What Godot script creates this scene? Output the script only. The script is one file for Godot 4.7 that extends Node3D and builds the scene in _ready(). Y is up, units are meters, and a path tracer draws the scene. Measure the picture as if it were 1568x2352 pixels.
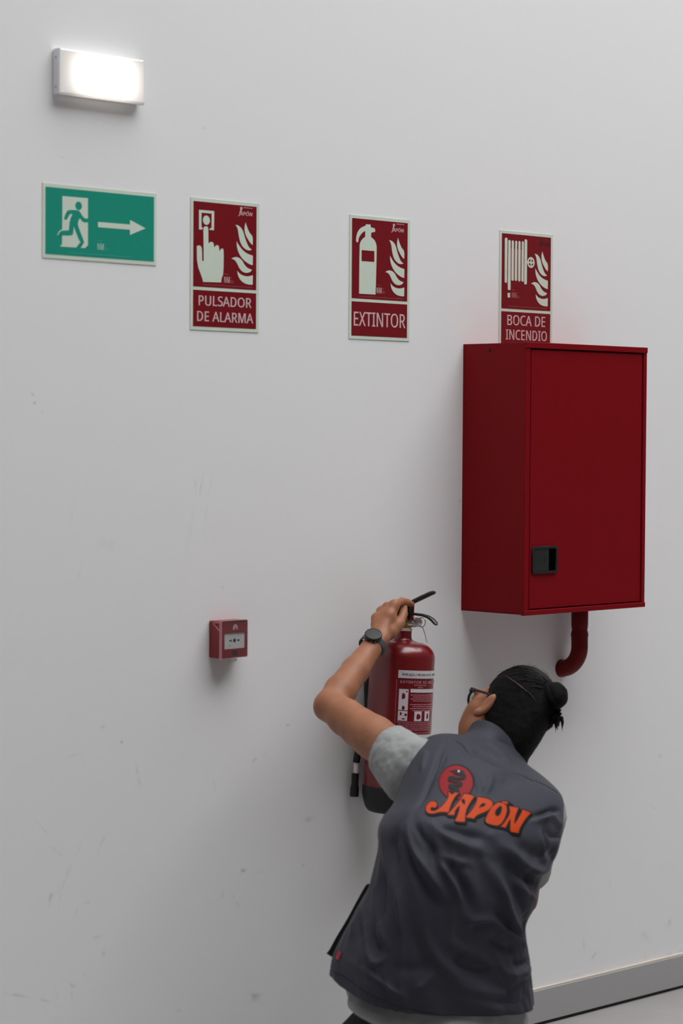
extends Node3D

# ---------- mesh helpers ----------
class MB:
	var v := PackedVector3Array()
	var n := PackedVector3Array()
	var u := PackedVector2Array()
	var ix := PackedInt32Array()
	func p(pos: Vector3, nor: Vector3, uv := Vector2.ZERO) -> int:
		v.append(pos); n.append(nor); u.append(uv)
		return v.size() - 1
	func tri(a: int, b: int, c: int) -> void:
		var g := (v[b] - v[a]).cross(v[c] - v[a])
		if g.dot(n[a] + n[b] + n[c]) > 0.0:
			ix.append(a); ix.append(c); ix.append(b)
		else:
			ix.append(a); ix.append(b); ix.append(c)
	func quad(a: int, b: int, c: int, d: int) -> void:
		tri(a, b, c); tri(a, c, d)
	func mesh() -> ArrayMesh:
		var a := []
		a.resize(Mesh.ARRAY_MAX)
		a[Mesh.ARRAY_VERTEX] = v
		a[Mesh.ARRAY_NORMAL] = n
		a[Mesh.ARRAY_TEX_UV] = u
		a[Mesh.ARRAY_INDEX] = ix
		var m := ArrayMesh.new()
		m.add_surface_from_arrays(Mesh.PRIMITIVE_TRIANGLES, a)
		return m
	# a box with rounded edges
	func rbox(c: Vector3, s: Vector3, r: float, t := Basis.IDENTITY) -> void:
		var h := s * 0.5
		r = minf(r, minf(h.x, minf(h.y, h.z)))
		for ax in 3:
			var a1 := (ax + 1) % 3
			var a2 := (ax + 2) % 3
			for sg in [-1.0, 1.0]:
				var l1 := [-h[a1], -h[a1] + r * 0.3, -h[a1] + r, h[a1] - r, h[a1] - r * 0.3, h[a1]]
				var l2 := [-h[a2], -h[a2] + r * 0.3, -h[a2] + r, h[a2] - r, h[a2] - r * 0.3, h[a2]]
				var id := []
				for i in 6:
					for j in 6:
						var q := Vector3.ZERO
						q[ax] = sg * h[ax]
						q[a1] = l1[i]
						q[a2] = l2[j]
						var inn := q.clamp(-h + Vector3(r, r, r), h - Vector3(r, r, r))
						var nn := (q - inn).normalized()
						id.append(p(c + t * (inn + nn * r), t * nn, Vector2(q[a1], q[a2])))
				for i in 5:
					for j in 5:
						quad(id[i * 6 + j], id[i * 6 + j + 1], id[i * 6 + j + 7], id[i * 6 + j + 6])
	# a lathe: profile of (radius, height) along an axis; sharp where sharp[i]
	func lathe(prof: PackedVector2Array, seg: int, t := Transform3D.IDENTITY) -> void:
		var m := prof.size()
		for i in m - 1:
			var d := prof[i + 1] - prof[i]
			if d.length() < 1e-7:
				continue
			var ns := []
			for e in 2:
				var k := i + e
				var tt := d.normalized()
				var o := k + (1 if e == 1 else -1)
				if o >= 0 and o < m:
					var d2 := (prof[k + 1] - prof[k]) if e == 1 else (prof[k] - prof[k - 1])
					if d2.length() > 1e-7 and d2.normalized().dot(tt) > 0.8:
						tt = (tt + d2.normalized()).normalized()
				ns.append(Vector2(tt.y, -tt.x))
			var row := []
			for e in 2:
				for j in seg + 1:
					var a := TAU * j / seg
					var dir := Vector3(cos(a), 0, sin(a))
					row.append(p(t * (dir * prof[i + e].x + Vector3(0, prof[i + e].y, 0)), (t.basis * (dir * ns[e].x + Vector3(0, ns[e].y, 0))).normalized(), Vector2(float(j) / seg, prof[i + e].y)))
			for j in seg:
				quad(row[j], row[j + 1], row[seg + 2 + j], row[seg + 1 + j])
	# a tube along points with radii, optional flattening of the section
	func tube(pts: Array, rad: Array, seg := 12, up := Vector3.UP, flat := 1.0, caps := true) -> void:
		var m := pts.size()
		var rows := []
		for i in m:
			var d: Vector3 = (pts[mini(i + 1, m - 1)] - pts[maxi(i - 1, 0)])
			d = d.normalized()
			var s := d.cross(up)
			if s.length() < 1e-4:
				s = d.cross(Vector3(0.3, 0.1, 0.9))
			s = s.normalized()
			var w := s.cross(d).normalized()
			var row := []
			for j in seg + 1:
				var a := TAU * j / seg
				var off: Vector3 = s * cos(a) * rad[i] + w * sin(a) * rad[i] * flat
				var nn: Vector3 = (s * cos(a) * flat + w * sin(a)).normalized()
				row.append(p(pts[i] + off, nn, Vector2(float(j) / seg, float(i) / m)))
			rows.append(row)
			if caps and (i == 0 or i == m - 1):
				var cn := -d if i == 0 else d
				var cc := p(pts[i] + cn * rad[i] * 0.35, cn)
				var ring := []
				for j in seg + 1:
					ring.append(p(v[row[j]], (n[row[j]] * 0.6 + cn).normalized()))
				for j in seg:
					tri(cc, ring[j], ring[j + 1])
		for i in m - 1:
			for j in seg:
				quad(rows[i][j], rows[i][j + 1], rows[i + 1][j + 1], rows[i + 1][j])
	# a flat polygon (millimetres, y down) as a thin plate facing +z
	func plate(poly: PackedVector2Array, z0: float, z1: float, k := 0.001) -> void:
		var t := Geometry2D.triangulate_polygon(poly)
		var b := v.size()
		for q in poly:
			p(Vector3(q.x * k, -q.y * k, z1), Vector3.BACK)
		for i in range(0, t.size(), 3):
			tri(b + t[i], b + t[i + 1], b + t[i + 2])
		var m := poly.size()
		var cw := Geometry2D.is_polygon_clockwise(poly)
		for i in m:
			var a := poly[i]
			var c := poly[(i + 1) % m]
			var e := (c - a).normalized()
			var nn := Vector3(e.y, e.x, 0) if not cw else Vector3(-e.y, -e.x, 0)
			quad(p(Vector3(a.x * k, -a.y * k, z0), nn), p(Vector3(c.x * k, -c.y * k, z0), nn), p(Vector3(c.x * k, -c.y * k, z1), nn), p(Vector3(a.x * k, -a.y * k, z1), nn))

func ring_mesh(outer: PackedVector2Array, inner: PackedVector2Array, z0: float, z1: float) -> ArrayMesh:
	# a raised frame between two outlines of as many points (millimetres, y down)
	var b := MB.new()
	var m := outer.size()
	var c := Vector2.ZERO
	for q in outer:
		c += q / m
	for i in m:
		var j := (i + 1) % m
		var o0 := outer[i] * 0.001
		var o1 := outer[j] * 0.001
		var i0 := inner[i] * 0.001
		var i1 := inner[j] * 0.001
		var e0 := (outer[i] - c).normalized()
		var e1 := (outer[j] - c).normalized()
		var n0 := Vector3(e0.x, -e0.y, 0)
		var n1 := Vector3(e1.x, -e1.y, 0)
		var zm := z1 - 0.0012
		var a0 := o0 - e0 * 0.0012
		var a1 := o1 - e1 * 0.0012
		b.quad(b.p(Vector3(o0.x, -o0.y, z0), n0), b.p(Vector3(o1.x, -o1.y, z0), n1), b.p(Vector3(o1.x, -o1.y, zm), n1), b.p(Vector3(o0.x, -o0.y, zm), n0))
		b.quad(b.p(Vector3(o0.x, -o0.y, zm), n0), b.p(Vector3(o1.x, -o1.y, zm), n1), b.p(Vector3(a1.x, -a1.y, z1), Vector3.BACK), b.p(Vector3(a0.x, -a0.y, z1), Vector3.BACK))
		b.quad(b.p(Vector3(a0.x, -a0.y, z1), Vector3.BACK), b.p(Vector3(a1.x, -a1.y, z1), Vector3.BACK), b.p(Vector3(i1.x, -i1.y, z1), Vector3.BACK), b.p(Vector3(i0.x, -i0.y, z1), Vector3.BACK))
		b.quad(b.p(Vector3(i0.x, -i0.y, z1), -n0), b.p(Vector3(i1.x, -i1.y, z1), -n1), b.p(Vector3(i1.x, -i1.y, z0), -n1), b.p(Vector3(i0.x, -i0.y, z0), -n0))
	return b.mesh()

func rect_poly(x0: float, y0: float, x1: float, y1: float) -> PackedVector2Array:
	return PackedVector2Array([Vector2(x0, y0), Vector2(x1, y0), Vector2(x1, y1), Vector2(x0, y1)])

func disc_poly(c: Vector2, r: float, seg := 28) -> PackedVector2Array:
	var o := PackedVector2Array()
	for i in seg:
		o.append(c + Vector2(cos(TAU * i / seg), sin(TAU * i / seg)) * r)
	return o

func rounded_poly(x0: float, y0: float, x1: float, y1: float, r: float) -> PackedVector2Array:
	var o := PackedVector2Array()
	for k in 4:
		var c := Vector2(x1 - r if k in [0, 3] else x0 + r, y1 - r if k in [0, 1] else y0 + r)
		for i in 6:
			var a := PI * 0.5 * (k + i / 5.0)
			o.append(c + Vector2(cos(a), sin(a)) * r)
	return o

# polygons rounded by corner cutting (Chaikin), sharp corners kept where asked
func soft(poly: PackedVector2Array, keep_cos := -2.0) -> PackedVector2Array:
	var o := PackedVector2Array()
	var m := poly.size()
	for i in m:
		var a := poly[(i + m - 1) % m]
		var b := poly[i]
		var c := poly[(i + 1) % m]
		if (b - a).normalized().dot((c - b).normalized()) < keep_cos:
			o.append(b)
		else:
			o.append(b.lerp(a, 0.25)); o.append(b.lerp(c, 0.25))
	return o

# ---------- scene helpers ----------
func obj(called: String, mesh: Mesh, m: Material, parent: Node = self) -> MeshInstance3D:
	var o := MeshInstance3D.new()
	o.name = called
	o.mesh = mesh
	o.material_override = m
	parent.add_child(o, true)
	return o

func thing(called: String, label: String, category: String, at := Vector3.ZERO, group := "") -> Node3D:
	var o := Node3D.new()
	o.name = called
	o.position = at
	o.set_meta("label", label)
	o.set_meta("category", category)
	if group:
		o.set_meta("group", group)
	add_child(o, true)
	return o

func struct(called: String, label: String, mesh: Mesh, m: Material) -> MeshInstance3D:
	var o := obj(called, mesh, m)
	o.set_meta("kind", "structure")
	o.set_meta("label", label)
	o.set_meta("category", called.split("_")[0])
	return o

func mat(c: Color, rough := 0.6, metal := 0.0, spec := 0.5) -> StandardMaterial3D:
	var m := StandardMaterial3D.new()
	m.albedo_color = c
	m.roughness = rough
	m.metallic = metal
	m.metallic_specular = spec
	return m

# lettering fitted into a box of millimetres (x0, y0)-(x1, y1) on a sign that faces +z
func letters(parent: Node, called: String, text: String, r: Rect2, z: float, m: Material, bold := false, weight := 0.0, depth := 0.0003) -> MeshInstance3D:
	var f := SystemFont.new()
	f.font_names = PackedStringArray(["Droid Sans"])
	f.font_weight = 700 if bold else 400
	var t := TextMesh.new()
	t.font = f
	t.text = text
	t.font_size = 64
	t.pixel_size = 0.001
	t.depth = 0.01
	t.curve_step = 1.5
	var am := ArrayMesh.new()
	var arr := t.get_mesh_arrays()
	am.add_surface_from_arrays(Mesh.PRIMITIVE_TRIANGLES, arr)
	var b := am.get_aabb()
	var sx := r.size.x * 0.001 / b.size.x
	var sy := r.size.y * 0.001 / b.size.y
	var sz := depth / b.size.z
	var vs: PackedVector3Array = arr[Mesh.ARRAY_VERTEX]
	for i in vs.size():
		var q := vs[i] - b.position
		vs[i] = Vector3(r.position.x * 0.001 + q.x * sx, -(r.position.y + r.size.y) * 0.001 + q.y * sy, z + q.z * sz)
	arr[Mesh.ARRAY_VERTEX] = vs
	var fin := ArrayMesh.new()
	fin.add_surface_from_arrays(Mesh.PRIMITIVE_TRIANGLES, arr)
	if weight > 0.0:
		# thickens the strokes a little: the same outlines set slightly apart
		var st := SurfaceTool.new()
		for k in [-1.0, 1.0]:
			st.append_from(fin, 0, Transform3D(Basis.IDENTITY, Vector3(k * weight * 0.5, 0, 0.00005 + 0.00005 * k)))
			st.append_from(fin, 0, Transform3D(Basis.IDENTITY, Vector3(0, k * weight * 0.25, 0.0002 + 0.00005 * k)))
		fin = st.commit()
	return obj(called, fin, m, parent)

func noise(freq: float, sd: int, oct := 3) -> FastNoiseLite:
	var f := FastNoiseLite.new()
	f.noise_type = FastNoiseLite.TYPE_SIMPLEX_SMOOTH
	f.frequency = freq
	f.seed = sd
	f.fractal_octaves = oct
	return f

func bump(freq: float, sd: int, size := 256) -> NoiseTexture2D:
	var t := NoiseTexture2D.new()
	t.width = size
	t.height = size
	t.seamless = true
	t.noise = noise(freq, sd, 4)
	return t

# outlines in millimetres from a sign's upper left corner
var FLAME_A := PackedVector2Array([Vector2(166.6, 46), Vector2(169.5, 53), Vector2(173.5, 60.7), Vector2(179.5, 69.6), Vector2(189.4, 76.9), Vector2(189.1, 96.1), Vector2(183.6, 93.9), Vector2(174.7, 85.1), Vector2(166.8, 74.7), Vector2(163.4, 64.9), Vector2(163.7, 54.8)])
var FLAME_B := PackedVector2Array([Vector2(135, 53.8), Vector2(143.2, 54), Vector2(152.9, 59.1), Vector2(159.8, 68), Vector2(163.8, 79.2), Vector2(170.8, 93.2), Vector2(177.7, 102.9), Vector2(186.2, 107), Vector2(180.7, 109.6), Vector2(170.9, 109), Vector2(161.1, 104.6), Vector2(153.2, 97.1), Vector2(148.3, 87.4), Vector2(145.3, 76.1), Vector2(143.2, 64.7), Vector2(139.3, 57.1)])
var FLAME_C := PackedVector2Array([Vector2(139.1, 90.8), Vector2(145.4, 99), Vector2(157.2, 109.8), Vector2(171, 117), Vector2(189.7, 120.9), Vector2(189.5, 142.6), Vector2(179, 141), Vector2(163.2, 133.9), Vector2(151.4, 124.5), Vector2(143.6, 113.5), Vector2(139.6, 102.2)])
var FLAME_D := PackedVector2Array([Vector2(123.3, 131.8), Vector2(128.1, 128.7), Vector2(136.8, 126.5), Vector2(147.6, 127.9), Vector2(157.4, 134.3), Vector2(163.3, 142.6), Vector2(173.2, 150), Vector2(187, 153.3), Vector2(182.1, 158.9), Vector2(169.3, 161.7), Vector2(157.5, 159.4), Vector2(147.7, 152), Vector2(141.8, 142.3), Vector2(135.9, 135.4), Vector2(129.1, 132.2)])
var FLAME_E := PackedVector2Array([Vector2(141.5, 158.1), Vector2(149.8, 164.8), Vector2(161.5, 168.6), Vector2(175.3, 169.3), Vector2(190, 165.7), Vector2(189.6, 187.4), Vector2(177.4, 187.7), Vector2(163.6, 185.4), Vector2(151.8, 179.1), Vector2(143.9, 169.4)])
var HAND := PackedVector2Array([Vector2(17.9, 109.4), Vector2(21.7, 107.1), Vector2(28.3, 107.1), Vector2(32.5, 111.4), Vector2(33.7, 121.2), Vector2(34.2, 141), Vector2(38.9, 141.5), Vector2(38, 84.2), Vector2(37.2, 68.7), Vector2(39.4, 64.3), Vector2(45.1, 62.8), Vector2(50.8, 63.6), Vector2(52.4, 69.1), Vector2(52.9, 101.7), Vector2(58.6, 97.1), Vector2(65.3, 96.7), Vector2(69.2, 100.7), Vector2(69.8, 109.2), Vector2(75.9, 103.9), Vector2(81.6, 102.8), Vector2(85.5, 106.9), Vector2(85.9, 116.8), Vector2(92.2, 110.5), Vector2(97, 109.8), Vector2(99.6, 114.6), Vector2(99, 167.4), Vector2(93.6, 176.3), Vector2(92.1, 187), Vector2(37.3, 188.3), Vector2(34.4, 179.2), Vector2(19.1, 150.3)])
var SQ := PackedVector2Array([Vector2(24, 27.2), Vector2(70, 26.8), Vector2(69.5, 70.2), Vector2(55, 70.1), Vector2(59.4, 65.8), Vector2(62.2, 65.7), Vector2(62.4, 33), Vector2(31.6, 33), Vector2(31.5, 66.2), Vector2(35.6, 66.2), Vector2(33.8, 71), Vector2(24.3, 71.2)])
var EXT := PackedVector2Array([Vector2(23, 65.1), Vector2(20.9, 59.6), Vector2(23.8, 45.2), Vector2(30.8, 34.9), Vector2(40.9, 27.9), Vector2(53.4, 24.2), Vector2(55, 20.3), Vector2(70.3, 19.8), Vector2(71.4, 26.6), Vector2(83.7, 27.9), Vector2(86.8, 31.3), Vector2(85.8, 37.1), Vector2(74.6, 38.5), Vector2(72.6, 42.2), Vector2(72.6, 50), Vector2(84, 55.7), Vector2(90.2, 63.9), Vector2(92.8, 75.2), Vector2(89.4, 187.6), Vector2(32.7, 188), Vector2(33.2, 73), Vector2(36.1, 64.3), Vector2(42.2, 56.9), Vector2(52.3, 50.6), Vector2(52.7, 37), Vector2(47.1, 38.1), Vector2(37, 45.8), Vector2(30, 54.8), Vector2(28.7, 64.8)])
var REEL := PackedVector2Array([Vector2(18.6, 19.1), Vector2(29, 19.1), Vector2(28.5, 134.3), Vector2(19.3, 134.1), Vector2(32.2, 23.7), Vector2(41.2, 23.9), Vector2(42.5, 152.2), Vector2(31.4, 152), Vector2(45.4, 24.3), Vector2(53.8, 24.5), Vector2(54.1, 127.6), Vector2(45.7, 128), Vector2(59, 24.2), Vector2(66.8, 24.4), Vector2(66.7, 127.6), Vector2(58.9, 128), Vector2(71.6, 24.1), Vector2(80, 24.3), Vector2(80, 128.4), Vector2(72, 128.1), Vector2(84.9, 24), Vector2(92.7, 24.2), Vector2(93.1, 128.4), Vector2(85, 128.4), Vector2(95.8, 18.5), Vector2(106, 18.6), Vector2(105.9, 134.7), Vector2(95.3, 134.5)])
var NOZ := PackedVector2Array([Vector2(30.9, 159.6), Vector2(40.9, 159.1), Vector2(41, 170.8), Vector2(31.7, 171.2)])
var DOOR := PackedVector2Array([Vector2(52.7, 24.9), Vector2(122.2, 24.5), Vector2(122.4, 66.8), Vector2(122.6, 125.7), Vector2(114.6, 132.2), Vector2(103.1, 132.4), Vector2(111.3, 121.2), Vector2(100.2, 121.9), Vector2(90.3, 132.4), Vector2(46.6, 132.8), Vector2(52, 127.3), Vector2(52.5, 97.3)])
var MAN := PackedVector2Array([Vector2(68.1, 53.3), Vector2(94.4, 52), Vector2(100, 54.5), Vector2(111.1, 68.5), Vector2(123.3, 68), Vector2(123.3, 76.3), Vector2(108.9, 77.3), Vector2(101.1, 69.1), Vector2(98.5, 70.2), Vector2(94.1, 80.8), Vector2(96.8, 89.3), Vector2(112.4, 119.4), Vector2(110.2, 122.1), Vector2(101.3, 121.8), Vector2(83.6, 87.5), Vector2(81.9, 104), Vector2(78.2, 107.3), Vector2(41.1, 109.3), Vector2(44.3, 102.9), Vector2(49.7, 98.8), Vector2(70.4, 97), Vector2(72.6, 75.4), Vector2(80.2, 61.1), Vector2(72.5, 61.6), Vector2(64.9, 74.1), Vector2(59.4, 75.4), Vector2(57.2, 71.2), Vector2(62.7, 58.8)])
var FOOTL := PackedVector2Array([Vector2(38.9, 109.8), Vector2(43.2, 101.3), Vector2(50.8, 96.5), Vector2(53, 99), Vector2(46.5, 101.9), Vector2(43.2, 108.1)])
var ARROW := PackedVector2Array([Vector2(150.5, 73.6), Vector2(240.2, 73.3), Vector2(240.6, 63.3), Vector2(284.9, 78.9), Vector2(240.7, 95.8), Vector2(240.2, 84.8), Vector2(150.5, 84.9)])
var VC := [Vector3(3.1498, 0.3749, 0.6325), Vector3(3.1432, 0.4201, 0.6379), Vector3(3.1414, 0.4536, 0.6416), Vector3(3.1392, 0.4945, 0.6516), Vector3(3.1401, 0.5326, 0.6648), Vector3(3.1509, 0.5732, 0.6808), Vector3(3.1591, 0.6119, 0.6872), Vector3(3.1748, 0.6479, 0.6870), Vector3(3.2005, 0.6824, 0.6828), Vector3(3.2311, 0.7135, 0.6695), Vector3(3.2758, 0.7473, 0.6489), Vector3(3.3279, 0.7841, 0.6144), Vector3(3.3739, 0.8147, 0.5670), Vector3(3.4113, 0.8345, 0.5257), Vector3(3.4452, 0.8411, 0.5167), Vector3(3.4609, 0.8477, 0.5180), Vector3(3.4710, 0.8595, 0.5134)]
var VA := [Vector3(0.2063, -0.0250, 0.0555), Vector3(0.1994, -0.0118, 0.0537), Vector3(0.1931, -0.0028, 0.0520), Vector3(0.1810, -0.0043, 0.0487), Vector3(0.1718, -0.0141, 0.0462), Vector3(0.1726, -0.0216, 0.0465), Vector3(0.1675, -0.0323, 0.0451), Vector3(0.1714, -0.0417, 0.0461), Vector3(0.1912, -0.0467, 0.0515), Vector3(0.1960, -0.0412, 0.0527), Vector3(0.1874, -0.0358, 0.0504), Vector3(0.1779, -0.0459, 0.0479), Vector3(0.1582, -0.0558, 0.0426), Vector3(0.1259, -0.0538, 0.0339), Vector3(0.0869, -0.0381, 0.0234), Vector3(0.0603, -0.0412, 0.0162), Vector3(0.0470, -0.0519, 0.0127)]
var VB := [Vector3(0.0385, 0.0237, -0.1430), Vector3(0.0386, 0.0208, -0.1434), Vector3(0.0383, 0.0147, -0.1422), Vector3(0.0376, 0.0072, -0.1398), Vector3(0.0364, 0.0000, -0.1352), Vector3(0.0353, -0.0081, -0.1311), Vector3(0.0343, -0.0158, -0.1275), Vector3(0.0333, -0.0230, -0.1235), Vector3(0.0322, -0.0273, -0.1198), Vector3(0.0310, -0.0298, -0.1152), Vector3(0.0295, -0.0318, -0.1097), Vector3(0.0272, -0.0335, -0.1012), Vector3(0.0232, -0.0322, -0.0863), Vector3(0.0193, -0.0297, -0.0717), Vector3(0.0174, -0.0267, -0.0646), Vector3(0.0164, -0.0252, -0.0610), Vector3(0.0159, -0.0245, -0.0592)]
var VE := [3.2, 3.15, 3.05, 2.9, 2.75, 2.65, 2.6, 2.6, 2.6, 2.6, 2.6, 2.6, 2.5, 2.35, 2.2, 2.05, 2]
# vest folds: height and width in millimetres, course in (turn, height) on the cloth
var FOLDS := [
	[-3, 16, [Vector2(3.805, 12.00), Vector2(3.699, 11.05), Vector2(3.627, 10.28), Vector2(3.592, 9.03)]],
	[3, 18, [Vector2(3.434, 11.82), Vector2(3.370, 10.89)]],
	[-2.2, 5, [Vector2(4.007, 12.44), Vector2(4.208, 12.05), Vector2(4.370, 11.69), Vector2(4.572, 11.47), Vector2(4.740, 11.41), Vector2(4.954, 11.20)]],
	[3, 10, [Vector2(4.180, 11.60), Vector2(4.461, 11.50), Vector2(4.660, 11.31), Vector2(4.841, 11.27)]],
	[-2.5, 9, [Vector2(4.267, 11.99), Vector2(4.532, 12.01), Vector2(4.708, 11.67)]],
	[2.5, 10, [Vector2(4.455, 13.33), Vector2(4.699, 12.77), Vector2(4.755, 12.00)]],
	[-2, 8, [Vector2(3.877, 11.58), Vector2(3.747, 10.91)]],
	[-2, 9, [Vector2(4.320, 11.05), Vector2(4.398, 10.51), Vector2(4.474, 10.12)]],
	[2, 9, [Vector2(4.538, 11.11), Vector2(4.524, 10.57), Vector2(4.480, 10.20)]],
	[-1.5, 12, [Vector2(4.650, 10.96), Vector2(4.722, 10.59)]],
	[-3.5, 15, [Vector2(4.035, 8.17), Vector2(4.247, 8.18), Vector2(4.484, 8.01), Vector2(4.663, 7.91)]],
	[3, 15, [Vector2(3.865, 8.61), Vector2(4.189, 7.74), Vector2(4.506, 7.43), Vector2(4.717, 7.30)]],
	[2, 10, [Vector2(4.021, 6.95), Vector2(4.309, 6.76), Vector2(4.536, 6.73)]],
	[5.5, 16, [Vector2(4.654, 8.17), Vector2(4.728, 7.83), Vector2(4.873, 7.45), Vector2(5.041, 7.13), Vector2(5.346, 6.98), Vector2(5.829, 7.38)]],
	[-5.5, 20, [Vector2(4.700, 7.60), Vector2(4.818, 7.15), Vector2(5.092, 6.71), Vector2(5.478, 6.40)]],
	[-4, 20, [Vector2(4.812, 8.29), Vector2(4.986, 7.90), Vector2(5.379, 7.52)]],
	[-3.5, 7, [Vector2(4.929, 9.45), Vector2(5.111, 9.71), Vector2(5.277, 9.96), Vector2(5.552, 10.03)]],
	[3, 9, [Vector2(4.974, 9.27), Vector2(5.152, 9.53), Vector2(5.331, 9.70)]],
	[-2.5, 8, [Vector2(5.129, 9.40), Vector2(5.262, 8.97), Vector2(5.411, 8.80), Vector2(5.851, 9.00)]],
	[2.5, 10, [Vector2(5.244, 9.78), Vector2(5.449, 9.47), Vector2(5.672, 9.33)]],
	[-3.5, 9, [Vector2(5.140, 9.24), Vector2(5.252, 8.62), Vector2(5.382, 7.99), Vector2(5.302, 7.76)]],
	[2.5, 10, [Vector2(5.040, 9.01), Vector2(5.167, 8.39), Vector2(5.341, 7.78), Vector2(5.572, 7.43)]],
	[-4, 14, [Vector2(5.443, 8.20), Vector2(5.758, 7.81), Vector2(5.829, 7.50)]],
	[4.5, 14, [Vector2(3.512, 8.33), Vector2(3.633, 7.09), Vector2(3.847, 6.39), Vector2(4.088, 5.76), Vector2(4.310, 5.19)]],
	[-3.5, 18, [Vector2(3.639, 8.45), Vector2(3.878, 7.30), Vector2(4.117, 6.54)]],
	[-4, 16, [Vector2(3.440, 7.55), Vector2(3.665, 6.35), Vector2(3.980, 5.46), Vector2(4.307, 4.78)]],
	[4.5, 12, [Vector2(4.026, 6.80), Vector2(4.211, 6.22), Vector2(4.370, 5.63), Vector2(4.510, 4.95)]],
	[-3.5, 14, [Vector2(4.159, 6.78), Vector2(4.363, 6.13), Vector2(4.544, 5.31), Vector2(4.642, 4.74)]],
	[2, 16, [Vector2(4.410, 6.59), Vector2(4.532, 5.90), Vector2(4.627, 5.19)]],
	[5, 13, [Vector2(4.661, 6.89), Vector2(4.749, 6.34), Vector2(4.851, 5.66), Vector2(4.964, 4.84), Vector2(5.278, 3.86), Vector2(5.446, 2.93)]],
	[-5, 22, [Vector2(4.741, 6.99), Vector2(4.914, 6.36), Vector2(5.101, 5.54), Vector2(5.377, 4.47)]],
	[2.5, 14, [Vector2(5.008, 6.14), Vector2(5.252, 5.76), Vector2(5.747, 5.24)]],
	[4, 12, [Vector2(4.512, 4.73), Vector2(4.667, 4.45), Vector2(4.789, 4.42), Vector2(4.945, 4.13), Vector2(5.197, 3.59), Vector2(5.414, 3.00)]],
	[-2.5, 9, [Vector2(4.680, 4.08), Vector2(4.717, 4.27), Vector2(4.817, 4.30)]],
	[-3.5, 11, [Vector2(4.747, 4.99), Vector2(4.910, 4.45), Vector2(5.140, 4.00)]],
	[-3.5, 20, [Vector2(4.742, 3.91), Vector2(4.922, 3.32), Vector2(5.259, 2.61)]],
	[-3, 14, [Vector2(5.250, 4.74), Vector2(5.652, 3.89), Vector2(5.547, 3.05)]],
	[3.5, 20, [Vector2(3.026, 8.26), Vector2(3.118, 7.08), Vector2(3.236, 5.99), Vector2(3.528, 4.94)]],
	[-3, 20, [Vector2(3.368, 8.35), Vector2(3.272, 7.06), Vector2(3.418, 6.02)]],
	[3.5, 13, [Vector2(3.432, 5.61), Vector2(3.601, 4.69), Vector2(3.811, 3.70)]],
	[-3.5, 14, [Vector2(3.117, 6.43), Vector2(3.176, 5.40), Vector2(3.295, 4.42), Vector2(3.310, 3.69)]],
	[3, 11, [Vector2(3.063, 5.20), Vector2(3.201, 4.37), Vector2(3.482, 3.50), Vector2(3.626, 3.21)]],
	[4, 9, [Vector2(3.137, 3.75), Vector2(3.251, 2.97), Vector2(3.404, 2.53), Vector2(3.535, 2.46), Vector2(3.638, 2.67)]],
	[-3, 10, [Vector2(3.248, 3.65), Vector2(3.405, 3.09), Vector2(3.562, 2.96)]],
	[2, 10, [Vector2(2.824, 3.83), Vector2(3.039, 3.06)]],
	[-2.5, 10, [Vector2(2.825, 4.35), Vector2(3.090, 3.45), Vector2(3.203, 2.76)]],
	[3.5, 15, [Vector2(4.128, 3.84), Vector2(4.325, 3.12), Vector2(4.476, 2.58), Vector2(4.636, 2.06), Vector2(4.719, 1.29), Vector2(4.828, 0.96), Vector2(5.185, 0.89)]],
	[-3, 22, [Vector2(3.916, 4.22), Vector2(4.148, 3.19), Vector2(4.415, 2.30)]],
	[3, 14, [Vector2(4.473, 3.71), Vector2(4.669, 3.04), Vector2(4.763, 2.49), Vector2(4.897, 2.33)]],
	[-3.5, 16, [Vector2(4.571, 3.16), Vector2(4.709, 2.47), Vector2(4.837, 1.86)]],
	[-4, 14, [Vector2(4.851, 1.57), Vector2(4.942, 1.11), Vector2(5.119, 0.92), Vector2(5.619, 1.09)]],
	[-3.5, 12, [Vector2(5.069, 2.31), Vector2(5.276, 2.10), Vector2(5.657, 2.08)]],
	[3.5, 13, [Vector2(4.958, 2.04), Vector2(5.177, 1.64), Vector2(5.648, 1.65)]],
	[-3, 14, [Vector2(4.811, 0.75), Vector2(4.976, 0.58), Vector2(5.401, 0.74)]],
	[2, 14, [Vector2(4.440, 2.52), Vector2(4.354, 1.89), Vector2(4.196, 1.22)]],
	[-2, 18, [Vector2(3.818, 2.48), Vector2(4.130, 2.39), Vector2(4.398, 2.53)]],
	[1.8, 10, [Vector2(3.128, 2.02), Vector2(3.502, 1.86), Vector2(3.914, 1.10), Vector2(4.216, 0.65)]],
	[2.5, 12, [Vector2(4.673, 0.97), Vector2(4.758, 0.50), Vector2(5.017, 0.27)]]]
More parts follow.
